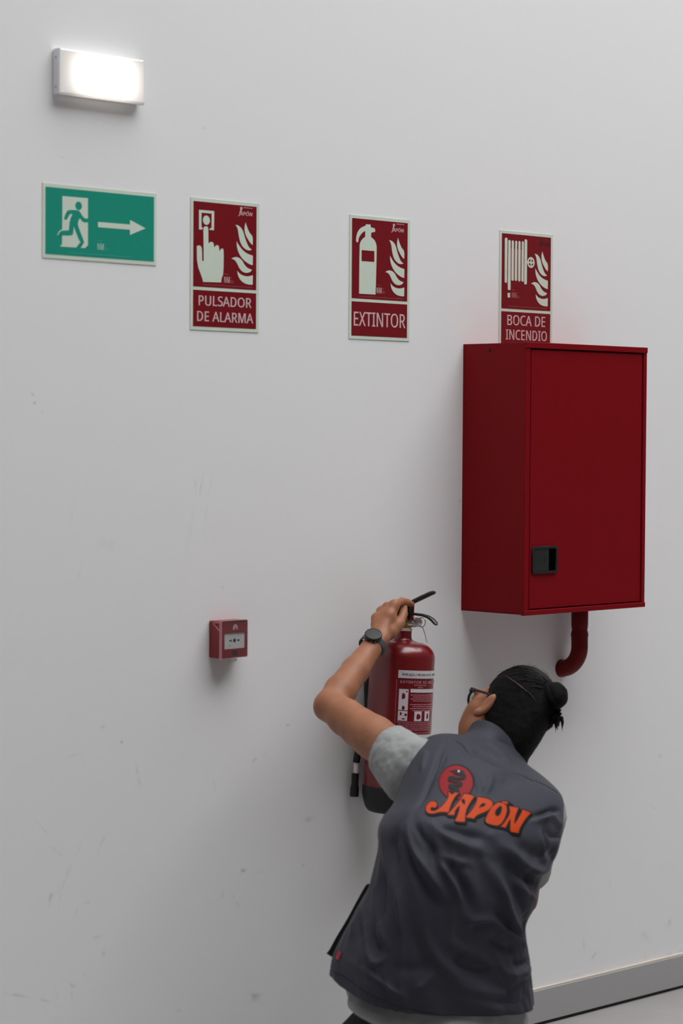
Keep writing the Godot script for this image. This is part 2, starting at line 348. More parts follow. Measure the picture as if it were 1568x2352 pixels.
var P_J := PackedVector2Array([Vector2(3.9954, 10.1571), Vector2(4.0216, 10.1168), Vector2(4.0532, 10.0463), Vector2(4.0836, 10.0585), Vector2(4.0882, 10.1187), Vector2(4.1574, 10.1237), Vector2(4.1359, 10.0523), Vector2(4.1157, 9.9458), Vector2(4.1086, 9.8273), Vector2(4.1034, 9.6660), Vector2(4.1104, 9.4784), Vector2(4.1175, 9.3028), Vector2(4.1231, 9.1643), Vector2(4.0487, 9.1413), Vector2(3.9910, 9.1055), Vector2(3.9415, 9.0224), Vector2(3.8801, 8.9834), Vector2(3.8349, 9.0443), Vector2(3.7942, 9.1762), Vector2(3.7698, 9.3228), Vector2(3.7618, 9.4890), Vector2(3.7728, 9.6284), Vector2(3.8100, 9.6899), Vector2(3.8570, 9.6729), Vector2(3.8980, 9.5861), Vector2(3.9196, 9.4602), Vector2(3.9165, 9.3540), Vector2(3.8925, 9.3300), Vector2(3.8576, 9.3815), Vector2(3.8482, 9.3183), Vector2(3.8560, 9.2145), Vector2(3.8859, 9.1353), Vector2(3.9279, 9.1491), Vector2(3.9643, 9.2432), Vector2(3.9893, 9.3709), Vector2(4.0106, 9.5532), Vector2(4.0208, 9.7416), Vector2(4.0264, 9.8817), Vector2(4.0238, 9.9957)])
var P_A := PackedVector2Array([Vector2(4.2271, 10.0945), Vector2(4.2993, 10.0910), Vector2(4.3656, 10.0348), Vector2(4.3502, 9.9086), Vector2(4.3336, 9.6969), Vector2(4.3270, 9.4561), Vector2(4.3336, 9.2296), Vector2(4.3471, 8.9658), Vector2(4.3590, 8.7333), Vector2(4.2389, 8.7127), Vector2(4.2465, 8.8745), Vector2(4.2539, 9.0958), Vector2(4.2477, 9.3283), Vector2(4.2276, 9.5696), Vector2(4.2134, 9.5086), Vector2(4.2011, 9.3501), Vector2(4.1975, 9.2306), Vector2(4.2068, 9.1352), Vector2(4.2065, 9.0463), Vector2(4.1200, 9.0133), Vector2(4.1368, 9.1489), Vector2(4.1576, 9.3550), Vector2(4.1794, 9.5737), Vector2(4.2016, 9.7966), Vector2(4.2170, 9.9838)])
var P_AH := PackedVector2Array([Vector2(4.2236, 9.7500), Vector2(4.2222, 9.8533), Vector2(4.2385, 9.8829), Vector2(4.2604, 9.8299), Vector2(4.2762, 9.7305), Vector2(4.2820, 9.6246), Vector2(4.2802, 9.5781), Vector2(4.2571, 9.6618)])
var P_P := PackedVector2Array([Vector2(4.4078, 10.0175), Vector2(4.4605, 10.0105), Vector2(4.5188, 9.9896), Vector2(4.5624, 9.9357), Vector2(4.5869, 9.8432), Vector2(4.5923, 9.7186), Vector2(4.5814, 9.5708), Vector2(4.5574, 9.4320), Vector2(4.5226, 9.3154), Vector2(4.4850, 9.2174), Vector2(4.4609, 9.1049), Vector2(4.4515, 9.0337), Vector2(4.4496, 8.9445), Vector2(4.3541, 8.9789), Vector2(4.3729, 9.1331), Vector2(4.3943, 9.3424), Vector2(4.4062, 9.5836), Vector2(4.4108, 9.8092), Vector2(4.4106, 9.9252)])
var P_PH := PackedVector2Array([Vector2(4.4593, 9.5035), Vector2(4.4661, 9.6727), Vector2(4.4804, 9.7598), Vector2(4.5049, 9.7753), Vector2(4.5185, 9.7283), Vector2(4.5170, 9.6468), Vector2(4.5004, 9.5973), Vector2(4.4758, 9.5579)])
var P_O := PackedVector2Array([Vector2(4.6352, 9.8817), Vector2(4.6609, 9.8798), Vector2(4.6879, 9.8524), Vector2(4.7013, 9.7775), Vector2(4.7094, 9.5903), Vector2(4.7111, 9.3921), Vector2(4.7093, 9.1840), Vector2(4.7029, 8.9865), Vector2(4.6917, 8.8316), Vector2(4.6762, 8.7574), Vector2(4.6319, 8.7676), Vector2(4.5859, 8.8173), Vector2(4.5702, 8.9055), Vector2(4.5700, 9.0788), Vector2(4.5766, 9.3391), Vector2(4.5880, 9.5952), Vector2(4.6097, 9.7686)])
var P_OH := PackedVector2Array([Vector2(4.6571, 9.7308), Vector2(4.6728, 9.7229), Vector2(4.6805, 9.6201), Vector2(4.6817, 9.4599), Vector2(4.6777, 9.3127), Vector2(4.6635, 9.2374), Vector2(4.6467, 9.2648), Vector2(4.6337, 9.3691), Vector2(4.6333, 9.5028), Vector2(4.6443, 9.6322)])
var P_T := PackedVector2Array([Vector2(4.6624, 9.9289), Vector2(4.6665, 9.9603), Vector2(4.7058, 9.9658), Vector2(4.7040, 9.8678), Vector2(4.6776, 9.8826)])
var P_N := PackedVector2Array([Vector2(4.7165, 9.7705), Vector2(4.7837, 9.7687), Vector2(4.7786, 9.5798), Vector2(4.7732, 9.3780), Vector2(4.7751, 9.1785), Vector2(4.7819, 8.9691), Vector2(4.7968, 9.1559), Vector2(4.8127, 9.4075), Vector2(4.8234, 9.5717), Vector2(4.8272, 9.7199), Vector2(4.8669, 9.6572), Vector2(4.9318, 9.6276), Vector2(4.9005, 9.4840), Vector2(4.8732, 9.2713), Vector2(4.8504, 8.9940), Vector2(4.8382, 8.7533), Vector2(4.8411, 8.6154), Vector2(4.7625, 8.5715), Vector2(4.7545, 8.7391), Vector2(4.7485, 8.9895), Vector2(4.7414, 9.2290), Vector2(4.7345, 9.0987), Vector2(4.7293, 8.9044), Vector2(4.7244, 8.7346), Vector2(4.6999, 8.7542), Vector2(4.7107, 8.8929), Vector2(4.7194, 9.1007), Vector2(4.7288, 9.3376), Vector2(4.7296, 9.4991), Vector2(4.7249, 9.6331)])
var P_DISC := PackedVector2Array([Vector2(4.3134, 10.5735), Vector2(4.3165, 10.4732), Vector2(4.3144, 10.3735), Vector2(4.3072, 10.2760), Vector2(4.2951, 10.1827), Vector2(4.2783, 10.0957), Vector2(4.2570, 10.0173), Vector2(4.2317, 9.9508), Vector2(4.2028, 9.8999), Vector2(4.1703, 9.8671), Vector2(4.1346, 9.8542), Vector2(4.0961, 9.8620), Vector2(4.0556, 9.8902), Vector2(4.0141, 9.9375), Vector2(3.9732, 10.0014), Vector2(3.9343, 10.0776), Vector2(3.8985, 10.1621), Vector2(3.8671, 10.2523), Vector2(3.8415, 10.3458), Vector2(3.8225, 10.4410), Vector2(3.8112, 10.5362), Vector2(3.8080, 10.6301), Vector2(3.8130, 10.7215), Vector2(3.8262, 10.8089), Vector2(3.8470, 10.8911), Vector2(3.8746, 10.9664), Vector2(3.9081, 11.0326), Vector2(3.9463, 11.0858), Vector2(3.9878, 11.1246), Vector2(4.0306, 11.1481), Vector2(4.0735, 11.1553), Vector2(4.1150, 11.1458), Vector2(4.1541, 11.1191), Vector2(4.1900, 11.0755), Vector2(4.2221, 11.0158), Vector2(4.2501, 10.9421), Vector2(4.2735, 10.8587), Vector2(4.2919, 10.7681), Vector2(4.3052, 10.6724)])
var P_RING := PackedVector2Array([Vector2(4.3328, 10.5896), Vector2(4.3358, 10.4825), Vector2(4.3334, 10.3760), Vector2(4.3258, 10.2718), Vector2(4.3129, 10.1719), Vector2(4.2952, 10.0784), Vector2(4.2728, 9.9938), Vector2(4.2463, 9.9220), Vector2(4.2160, 9.8669), Vector2(4.1818, 9.8314), Vector2(4.1441, 9.8172), Vector2(4.1034, 9.8253), Vector2(4.0603, 9.8556), Vector2(4.0160, 9.9067), Vector2(3.9721, 9.9756), Vector2(3.9303, 10.0581), Vector2(3.8919, 10.1490), Vector2(3.8582, 10.2455), Vector2(3.8306, 10.3453), Vector2(3.8103, 10.4466), Vector2(3.7980, 10.5478), Vector2(3.7946, 10.6477), Vector2(3.8001, 10.7451), Vector2(3.8143, 10.8387), Vector2(3.8368, 10.9273), Vector2(3.8666, 11.0090), Vector2(3.9031, 11.0797), Vector2(3.9446, 11.1364), Vector2(3.9893, 11.1782), Vector2(4.0353, 11.2038), Vector2(4.0811, 11.2123), Vector2(4.1253, 11.2028), Vector2(4.1668, 11.1750), Vector2(4.2045, 11.1291), Vector2(4.2380, 11.0658), Vector2(4.2672, 10.9866), Vector2(4.2915, 10.8961), Vector2(4.3106, 10.7984), Vector2(4.3244, 10.6955)])
var P_HEAD := PackedVector2Array([Vector2(3.9382, 10.9396), Vector2(3.9690, 10.9151), Vector2(4.0097, 10.9128), Vector2(4.0025, 10.9964), Vector2(4.0244, 10.9655), Vector2(4.0552, 10.9475), Vector2(4.0767, 10.9834), Vector2(4.0996, 10.9898), Vector2(4.1239, 10.9610), Vector2(4.1543, 10.9551), Vector2(4.1905, 10.9726), Vector2(4.1771, 10.9422), Vector2(4.1488, 10.9130), Vector2(4.1542, 10.8800), Vector2(4.1810, 10.8587), Vector2(4.2058, 10.7986), Vector2(4.2129, 10.7340), Vector2(4.2027, 10.6654), Vector2(4.1808, 10.6179), Vector2(4.1491, 10.6056), Vector2(4.1013, 10.6044), Vector2(4.0409, 10.6024), Vector2(4.0424, 10.5847), Vector2(4.0597, 10.5605), Vector2(4.1266, 10.5641), Vector2(4.1650, 10.5361), Vector2(4.1844, 10.4672), Vector2(4.1840, 10.4026), Vector2(4.1647, 10.3566), Vector2(4.1220, 10.3529), Vector2(4.0742, 10.3540), Vector2(4.0726, 10.3306), Vector2(4.1033, 10.3170), Vector2(4.1362, 10.3136), Vector2(4.1540, 10.2650), Vector2(4.1571, 10.1980), Vector2(4.1484, 10.1368), Vector2(4.1209, 10.1268), Vector2(4.0880, 10.1313), Vector2(4.0807, 10.0947), Vector2(4.0700, 10.0567), Vector2(4.0497, 10.0747), Vector2(4.0516, 10.1108), Vector2(4.0215, 10.1669), Vector2(4.0249, 10.2062), Vector2(4.0755, 10.2227), Vector2(4.0591, 10.2394), Vector2(4.0211, 10.2440), Vector2(3.9945, 10.2786), Vector2(3.9744, 10.3413), Vector2(3.9737, 10.4049), Vector2(3.9938, 10.4386), Vector2(4.0395, 10.4446), Vector2(4.0917, 10.4484), Vector2(4.0913, 10.4756), Vector2(4.0501, 10.4958), Vector2(3.9955, 10.5017), Vector2(3.9613, 10.5290), Vector2(3.9413, 10.5893), Vector2(3.9407, 10.6607), Vector2(3.9608, 10.7081), Vector2(3.9997, 10.7228), Vector2(4.0551, 10.7140), Vector2(4.1168, 10.6993), Vector2(4.1363, 10.7411), Vector2(4.1400, 10.7702), Vector2(4.1045, 10.7708), Vector2(4.0657, 10.7810), Vector2(4.0312, 10.7742), Vector2(4.0175, 10.8278), Vector2(4.0168, 10.8658), Vector2(3.9798, 10.8782), Vector2(3.9486, 10.9118)])
var P_EYE := PackedVector2Array([Vector2(4.1073, 10.9140), Vector2(4.1066, 10.8927), Vector2(4.1025, 10.8755), Vector2(4.0959, 10.8663), Vector2(4.0882, 10.8669), Vector2(4.0813, 10.8774), Vector2(4.0766, 10.8953), Vector2(4.0753, 10.9166), Vector2(4.0778, 10.9366), Vector2(4.0835, 10.9507), Vector2(4.0910, 10.9553), Vector2(4.0985, 10.9495), Vector2(4.1044, 10.9345)])
var P_TAG := PackedVector2Array([Vector2(2.8775, 2.1942), Vector2(2.9656, 2.2350), Vector2(2.9702, 1.6697), Vector2(2.8592, 1.4973)])

# ---------- the scene ----------
const XW := 3.6

func _ready() -> void:
	# camera, sky, lights, exposure
	var cam := Camera3D.new()
	cam.name = "camera"
	cam.transform = Transform3D(Basis(Vector3(0.70786, 0.00645324, 0.706323), Vector3(0.0187515, 0.999434, -0.0279236), Vector3(-0.706103, 0.0330106, 0.707339)), Vector3(-0.56844, 1.55421, 4.07575))
	var ca := CameraAttributesPhysical.new()
	ca.frustum_focal_length = 56.371
	ca.frustum_focus_distance = 6.0
	ca.frustum_near = 0.05
	ca.frustum_far = 100.0
	ca.exposure_aperture = 2.2
	cam.attributes = ca
	cam.current = true
	add_child(cam)
	var env := Environment.new()
	env.background_mode = Environment.BG_SKY
	var sky := Sky.new()
	var sm := ProceduralSkyMaterial.new()
	sm.sky_top_color = Color(0.838, 0.840, 0.847)
	sm.sky_horizon_color = Color(0.890, 0.892, 0.897)
	sm.ground_bottom_color = Color(0.45, 0.45, 0.45)
	sm.ground_horizon_color = Color(0.6, 0.6, 0.6)
	sky.sky_material = sm
	env.sky = sky
	env.background_energy_multiplier = 1.0
	env.tonemap_mode = Environment.TONE_MAPPER_LINEAR
	env.tonemap_exposure = 8.55
	env.sdfgi_enabled = true
	env.ssao_enabled = true
	env.ssil_enabled = true
	var we := WorldEnvironment.new()
	we.name = "world_environment"
	we.environment = env
	add_child(we)

	room()
	signs()
	emergency_light()
	hose_cabinet()
	alarm_button()
	extinguisher()
	person()

# ---------- the hall ----------
func wall_texture() -> ImageTexture:
	# 2.2 m x 2.8 m of wall around the signs: plain paint with scuffs and specks
	var w := 1024
	var h := 1024
	var im := Image.create(w, h, false, Image.FORMAT_RGBF)
	var base := Color(0.836, 0.836, 0.838)
	im.fill(base)
	var nz := noise(0.02, 5)
	# [x m, y m, length, width, angle, strength]
	var marks := [[2.573, 1.632, 0.0053, 0.0021, 0.58, 0.38], [2.577, 1.614, 0.0038, 0.0026, 0.42, 0.60], [2.597, 1.595, 0.0035, 0.0016, 0.13, 0.52], [3.052, 2.239, 0.0053, 0.0042, -0.09, 0.18], [2.671, 2.136, 0.0464, 0.0013, 0.12, 0.09], [2.498, 2.189, 0.0152, 0.0016, 0.20, 0.08], [3.049, 1.428, 0.0446, 0.0026, 1.80, 0.11], [3.073, 1.413, 0.0448, 0.0021, 1.80, 0.11], [3.023, 1.349, 0.0590, 0.0021, 1.73, 0.08], [3.032, 1.438, 0.0158, 0.0032, 1.45, 0.08], [3.010, 1.320, 0.0491, 0.0021, 1.75, 0.08], [3.062, 1.344, 0.0298, 0.0032, 1.80, 0.08], [3.325, 0.867, 0.0071, 0.0026, 0.08, 0.33], [3.303, 0.868, 0.0057, 0.0021, 0.08, 0.15], [2.819, 0.871, 0.0050, 0.0026, 0.35, 0.42], [2.865, 0.797, 0.0218, 0.0032, 1.41, 0.24], [2.872, 0.780, 0.0082, 0.0037, 1.24, 0.22], [3.218, 0.794, 0.0143, 0.0026, -0.49, 0.15], [3.242, 0.802, 0.0311, 0.0016, -0.25, 0.11], [2.730, 0.913, 0.0061, 0.0032, 0.08, 0.15], [2.766, 0.909, 0.0074, 0.0042, 0.08, 0.12], [2.787, 0.843, 0.0059, 0.0021, 1.35, 0.11], [2.753, 0.810, 0.0049, 0.0032, 0.10, 0.15], [3.093, 0.751, 0.0276, 0.0016, 1.23, 0.15], [2.682, 0.853, 0.0468, 0.0016, -0.12, 0.08], [2.558, 0.841, 0.0575, 0.0019, -0.05, 0.06], [2.605, 0.701, 0.0293, 0.0016, 0.74, 0.15], [2.641, 0.649, 0.0235, 0.0021, 0.59, 0.15], [2.682, 0.616, 0.0564, 0.0016, 2.13, 0.15], [2.665, 0.595, 0.0464, 0.0015, 2.02, 0.12], [2.767, 0.658, 0.0156, 0.0021, -0.89, 0.12], [2.751, 0.627, 0.0169, 0.0016, 1.91, 0.11], [2.627, 0.559, 0.0130, 0.0052, 2.13, 0.33], [2.621, 0.544, 0.0130, 0.0026, 1.68, 0.21], [2.644, 0.569, 0.0093, 0.0026, 1.79, 0.18], [2.647, 0.535, 0.0277, 0.0015, 1.79, 0.15], [2.719, 0.526, 0.0132, 0.0032, -0.31, 0.21], [2.695, 0.515, 0.0112, 0.0016, 1.79, 0.15], [2.752, 0.449, 0.0116, 0.0032, -0.14, 0.15], [2.772, 0.413, 0.0079, 0.0032, 1.46, 0.18], [2.747, 0.522, 0.0120, 0.0016, 1.35, 0.11], [3.186, 0.541, 0.0097, 0.0042, 0.12, 0.33], [3.377, 0.530, 0.0068, 0.0042, -0.14, 0.27], [3.241, 0.530, 0.0219, 0.0014, -0.00, 0.15], [3.121, 0.492, 0.0139, 0.0026, 1.68, 0.15], [3.155, 0.482, 0.0260, 0.0021, 1.23, 0.18], [3.169, 0.465, 0.0119, 0.0021, 0.95, 0.15], [3.396, 0.638, 0.0151, 0.0073, -0.15, 0.18], [2.723, 0.372, 0.0086, 0.0052, 0.15, 0.27], [2.683, 0.352, 0.0099, 0.0052, 0.42, 0.21], [2.683, 0.326, 0.0159, 0.0032, 1.36, 0.15], [2.642, 0.333, 0.0203, 0.0026, 1.26, 0.12], [2.768, 0.409, 0.0060, 0.0032, 1.35, 0.15], [3.216, 0.240, 0.0208, 0.0095, 0.10, 0.33], [3.246, 0.240, 0.0170, 0.0042, 0.16, 0.18], [2.536, 0.355, 0.0537, 0.0032, 0.27, 0.15], [2.606, 0.333, 0.0342, 0.0021, 0.36, 0.12], [2.868, 0.247, 0.0107, 0.0052, -0.45, 0.15], [2.990, 0.247, 0.0079, 0.0042, 0.16, 0.09], [2.799, 0.298, 0.0146, 0.0021, 1.25, 0.09], [2.680, 1.385, 0.0283, 0.0032, 1.79, 0.06], [2.698, 1.243, 0.0342, 0.0021, 1.90, 0.08], [2.783, 1.307, 0.0370, 0.0147, 0.03, 0.04], [2.778, 1.021, 0.0172, 0.0021, 1.57, 0.06], [3.117, 1.200, 0.0054, 0.0042, 0.04, 0.15], [2.864, 1.097, 0.0136, 0.0021, 1.52, 0.08], [4.691, 0.112, 0.0099, 0.0042, 0.15, 0.33], [4.801, 0.191, 0.0115, 0.0126, 1.06, 0.24], [4.694, 0.170, 0.0266, 0.0105, 0.46, 0.11], [4.470, 0.149, 0.0203, 0.0052, -0.46, 0.12], [4.429, 0.184, 0.0242, 0.0052, 1.42, 0.08], [4.753, 0.665, 0.0119, 0.0063, 0.09, 0.12], [4.727, 0.522, 0.0143, 0.0032, 0.55, 0.09], [4.538, 0.335, 0.0117, 0.0032, 1.84, 0.09], [4.769, 0.354, 0.0155, 0.0052, 0.86, 0.09], [3.920, 1.385, 0.0065, 0.0042, 0.02, 0.45], [4.823, 0.102, 0.0467, 0.0063, -0.00, 0.24], [4.412, 0.110, 0.0715, 0.0032, -0.01, 0.09], [4.719, 0.952, 0.0252, 0.0052, 1.28, 0.04], [4.753, 1.227, 0.0176, 0.0032, 0.82, 0.06]]
	for q in marks:
		var c := Vector2((q[0] - 2.3) / 2.6 * w, (2.8 - q[1]) / 2.8 * h)
		var sx: float = q[2] / 2.6 * w
		var sy: float = q[3] / 2.6 * w
		var rr := int(maxf(sx, sy) * 1.6) + 2
		var ca := cos(q[4])
		var sa := sin(q[4])
		for y in range(maxi(0, int(c.y) - rr), mini(h, int(c.y) + rr + 1)):
			for x in range(maxi(0, int(c.x) - rr), mini(w, int(c.x) + rr + 1)):
				var d := Vector2(x, y) - c
				var a := (d.x * ca + d.y * sa) / sx
				var b := (-d.x * sa + d.y * ca) / sy
				var g: float = exp(-(a * a + b * b) * 1.6) * q[5] * clampf(0.65 + nz.get_noise_2d(x * 3.0, y * 3.0) * 1.6, 0.0, 1.5)
				if g > 0.002:
					var o := im.get_pixel(x, y)
					im.set_pixel(x, y, Color(o.r * (1.0 - g), o.g * (1.0 - g * 1.0), o.b * (1.0 - g * 0.97)))
	return ImageTexture.create_from_image(im)

func slab(called: String, label: String, lo: Vector3, hi: Vector3, m: Material) -> void:
	var b := MB.new()
	b.rbox((lo + hi) * 0.5, hi - lo, 0.004)
	struct(called, label, b.mesh(), m)

func room() -> void:
	var X0 := -3.5
	var X1 := 9.5
	var Z1 := 8.0
	var H := 7.5
	# the long wall that carries the signs
	var wm := mat(Color.WHITE, 0.85, 0.0, 0.3)
	wm.albedo_texture = wall_texture()
	wm.texture_repeat = false
	var b := MB.new()
	b.rbox(Vector3((X0 + X1) * 0.5, H * 0.5, -0.1), Vector3(X1 - X0, H, 0.2), 0.003)
	for i in b.v.size():
		b.u[i] = Vector2((b.v[i].x - 2.3) / 2.6, (2.8 - b.v[i].y) / 2.8)
	struct("wall_north", "tall white painted wall with scuffs that carries the signs and fire equipment", b.mesh(), wm)
	var pm := mat(Color(0.836, 0.836, 0.838).linear_to_srgb(), 0.85, 0.0, 0.3)
	var om := mat(Color(0.42, 0.41, 0.40), 0.85, 0.0, 0.3)
	slab("wall_west", "plain grey side wall", Vector3(X0 - 0.2, 0, -0.2), Vector3(X0, H, Z1 + 0.2), om)
	slab("wall_east", "plain grey far end wall", Vector3(X1, 0, -0.2), Vector3(X1 + 0.2, H, Z1 + 0.2), om)
	slab("wall_south", "plain grey wall opposite the signs", Vector3(X0, 0, Z1), Vector3(X1, H, Z1 + 0.2), om)
	var fm := mat(Color(0.49, 0.475, 0.465), 0.45, 0.0, 0.5)
	fm.albedo_color = Color(0.62, 0.61, 0.605)
	var nt := NoiseTexture2D.new()
	nt.width = 512; nt.height = 512; nt.seamless = true
	nt.noise = noise(0.012, 11, 5)
	var gr := Gradient.new()
	gr.colors = PackedColorArray([Color(0.945, 0.94, 0.935), Color(1, 1, 1)])
	nt.color_ramp = gr
	fm.albedo_texture = nt
	fm.uv1_triplanar = true
	fm.uv1_world_triplanar = true
	fm.uv1_scale = Vector3(0.8, 0.8, 0.8)
	slab("floor", "pale grey polished floor", Vector3(X0 - 0.2, -0.2, -0.2), Vector3(X1 + 0.2, 0, Z1 + 0.2), fm)
	# ceiling round a long skylight
	var S := [0.6, 9.3, 0.35, 5.0]
	slab("ceiling", "white ceiling slab beside the wall", Vector3(X0 - 0.2, H, -0.2), Vector3(X1 + 0.2, H + 0.25, S[2]), pm)
	slab("ceiling", "white ceiling slab on the far side of the skylight", Vector3(X0 - 0.2, H, S[3]), Vector3(X1 + 0.2, H + 0.25, Z1 + 0.2), pm)
	slab("ceiling", "white ceiling slab at the near end of the skylight", Vector3(X0 - 0.2, H, S[2]), Vector3(S[0], H + 0.25, S[3]), pm)
	slab("ceiling", "white ceiling slab at the far end of the skylight", Vector3(S[1], H, S[2]), Vector3(X1 + 0.2, H + 0.25, S[3]), pm)
	# grey skirting: a plate standing off the wall over a dark gap, with a pale top edge
	var sk := MB.new()
	sk.rbox(Vector3((X0 + X1) * 0.5, 0.0515, 0.007), Vector3(X1 - X0, 0.085, 0.010), 0.0015)
	struct("baseboard_north", "grey metal skirting board along the foot of the white wall", sk.mesh(), mat(Color(0.655, 0.65, 0.645), 0.45, 0.0, 0.4))
	var sg := MB.new()
	sg.rbox(Vector3((X0 + X1) * 0.5, 0.0045, 0.004), Vector3(X1 - X0, 0.009, 0.006), 0.001)
	struct("trim_1", "dark recessed strip between skirting and floor", sg.mesh(), mat(Color(0.17, 0.18, 0.17), 0.8))
	var st := MB.new()
	st.rbox(Vector3((X0 + X1) * 0.5, 0.0962, 0.0045), Vector3(X1 - X0, 0.0065, 0.009), 0.002)
	struct("trim_2", "thin pale sealant line on top of the skirting", st.mesh(), mat(Color(0.80, 0.76, 0.72), 0.8))

# ---------- signs ----------
func sign_plate(called: String, label: String, at: Vector3, w: float, h: float, group: String) -> Node3D:
	var t := thing(called, label, "sign", at, group)
	var b := MB.new()
	b.rbox(Vector3(w * 0.0005, -h * 0.0005, 0.0007), Vector3(w * 0.001, h * 0.001, 0.0014), 0.0004)
	obj("panel", b.mesh(), M.lum, t)
	return t

func poly_part(t: Node, called: String, polys: Array, m: Material, z := 0.0018, z0 := 0.0014) -> MeshInstance3D:
	var b := MB.new()
	for q in polys:
		b.plate(q, z0, z)
	return obj(called, b.mesh(), m, t)

var M := {}

func fine_print(t: Node, x0: float, x1: float, y: float, h: float, m: Material) -> void:
	# a line too small to read: short strokes only
	var r := RandomNumberGenerator.new()
	r.seed = int(x0 * 31 + y * 7)
	var b := MB.new()
	var x := x0
	while x < x1:
		var w := r.randf_range(1.2, 4.5)
		b.plate(rect_poly(x, y, minf(x + w, x1), y + h), 0.0014, 0.0020)
		x += w + r.randf_range(0.5, 1.0)
	obj("fine_print", b.mesh(), m, t)

func maker_mark(t: Node, x: float, y: float, faint: Material, m: Material) -> void:
	letters(t, "maker_mark", "NM", Rect2(x, y, 17, 14), 0.0018, m, false)
	fine_print(t, x, x + 13, y - 6.5, 1.3, faint)
	fine_print(t, x + 18, x + 24, y + 1, 1.2, faint)
	fine_print(t, x + 18, x + 27, y + 7, 1.2, faint)
	fine_print(t, x + 18, x + 30, y + 10, 1.2, faint)
	fine_print(t, x + 18, x + 30, y + 12.5, 1.2, faint)

func small_emblem(t: Node, x: float, y: float, m: Material) -> void:
	# tiny company mark: coiled serpent over the slanted word
	var b := MB.new()
	b.plate(disc_poly(Vector2(x + 9, y + 4), 3.6, 14), 0.0014, 0.0021)
	b.plate(PackedVector2Array([Vector2(x + 6, y + 6), Vector2(x + 11, y + 6), Vector2(x + 9, y + 13), Vector2(x + 5, y + 13)]), 0.0014, 0.0021)
	obj("emblem", b.mesh(), m, t)
	var o := letters(t, "emblem_lettering", "JAPÓN", Rect2(x, y + 9, 42, 13), 0.0018, m, false, 0.0005)
	o.transform = Transform3D(Basis(Vector3(1, 0, 0), Vector3(0.18, 1, 0), Vector3(0, 0, 1)), Vector3((y + 20) * 0.001 * 0.18, 0, 0))

func flames(t: Node, dx := 0.0) -> void:
	var src := [FLAME_A, FLAME_B, FLAME_C, FLAME_D, FLAME_E]
	for f in src:
		var q := PackedVector2Array()
		for a in f:
			q.append(a + Vector2(dx, 0))
		poly_part(t, "flame", [soft(q, 0.55)], M.lum, 0.0021)

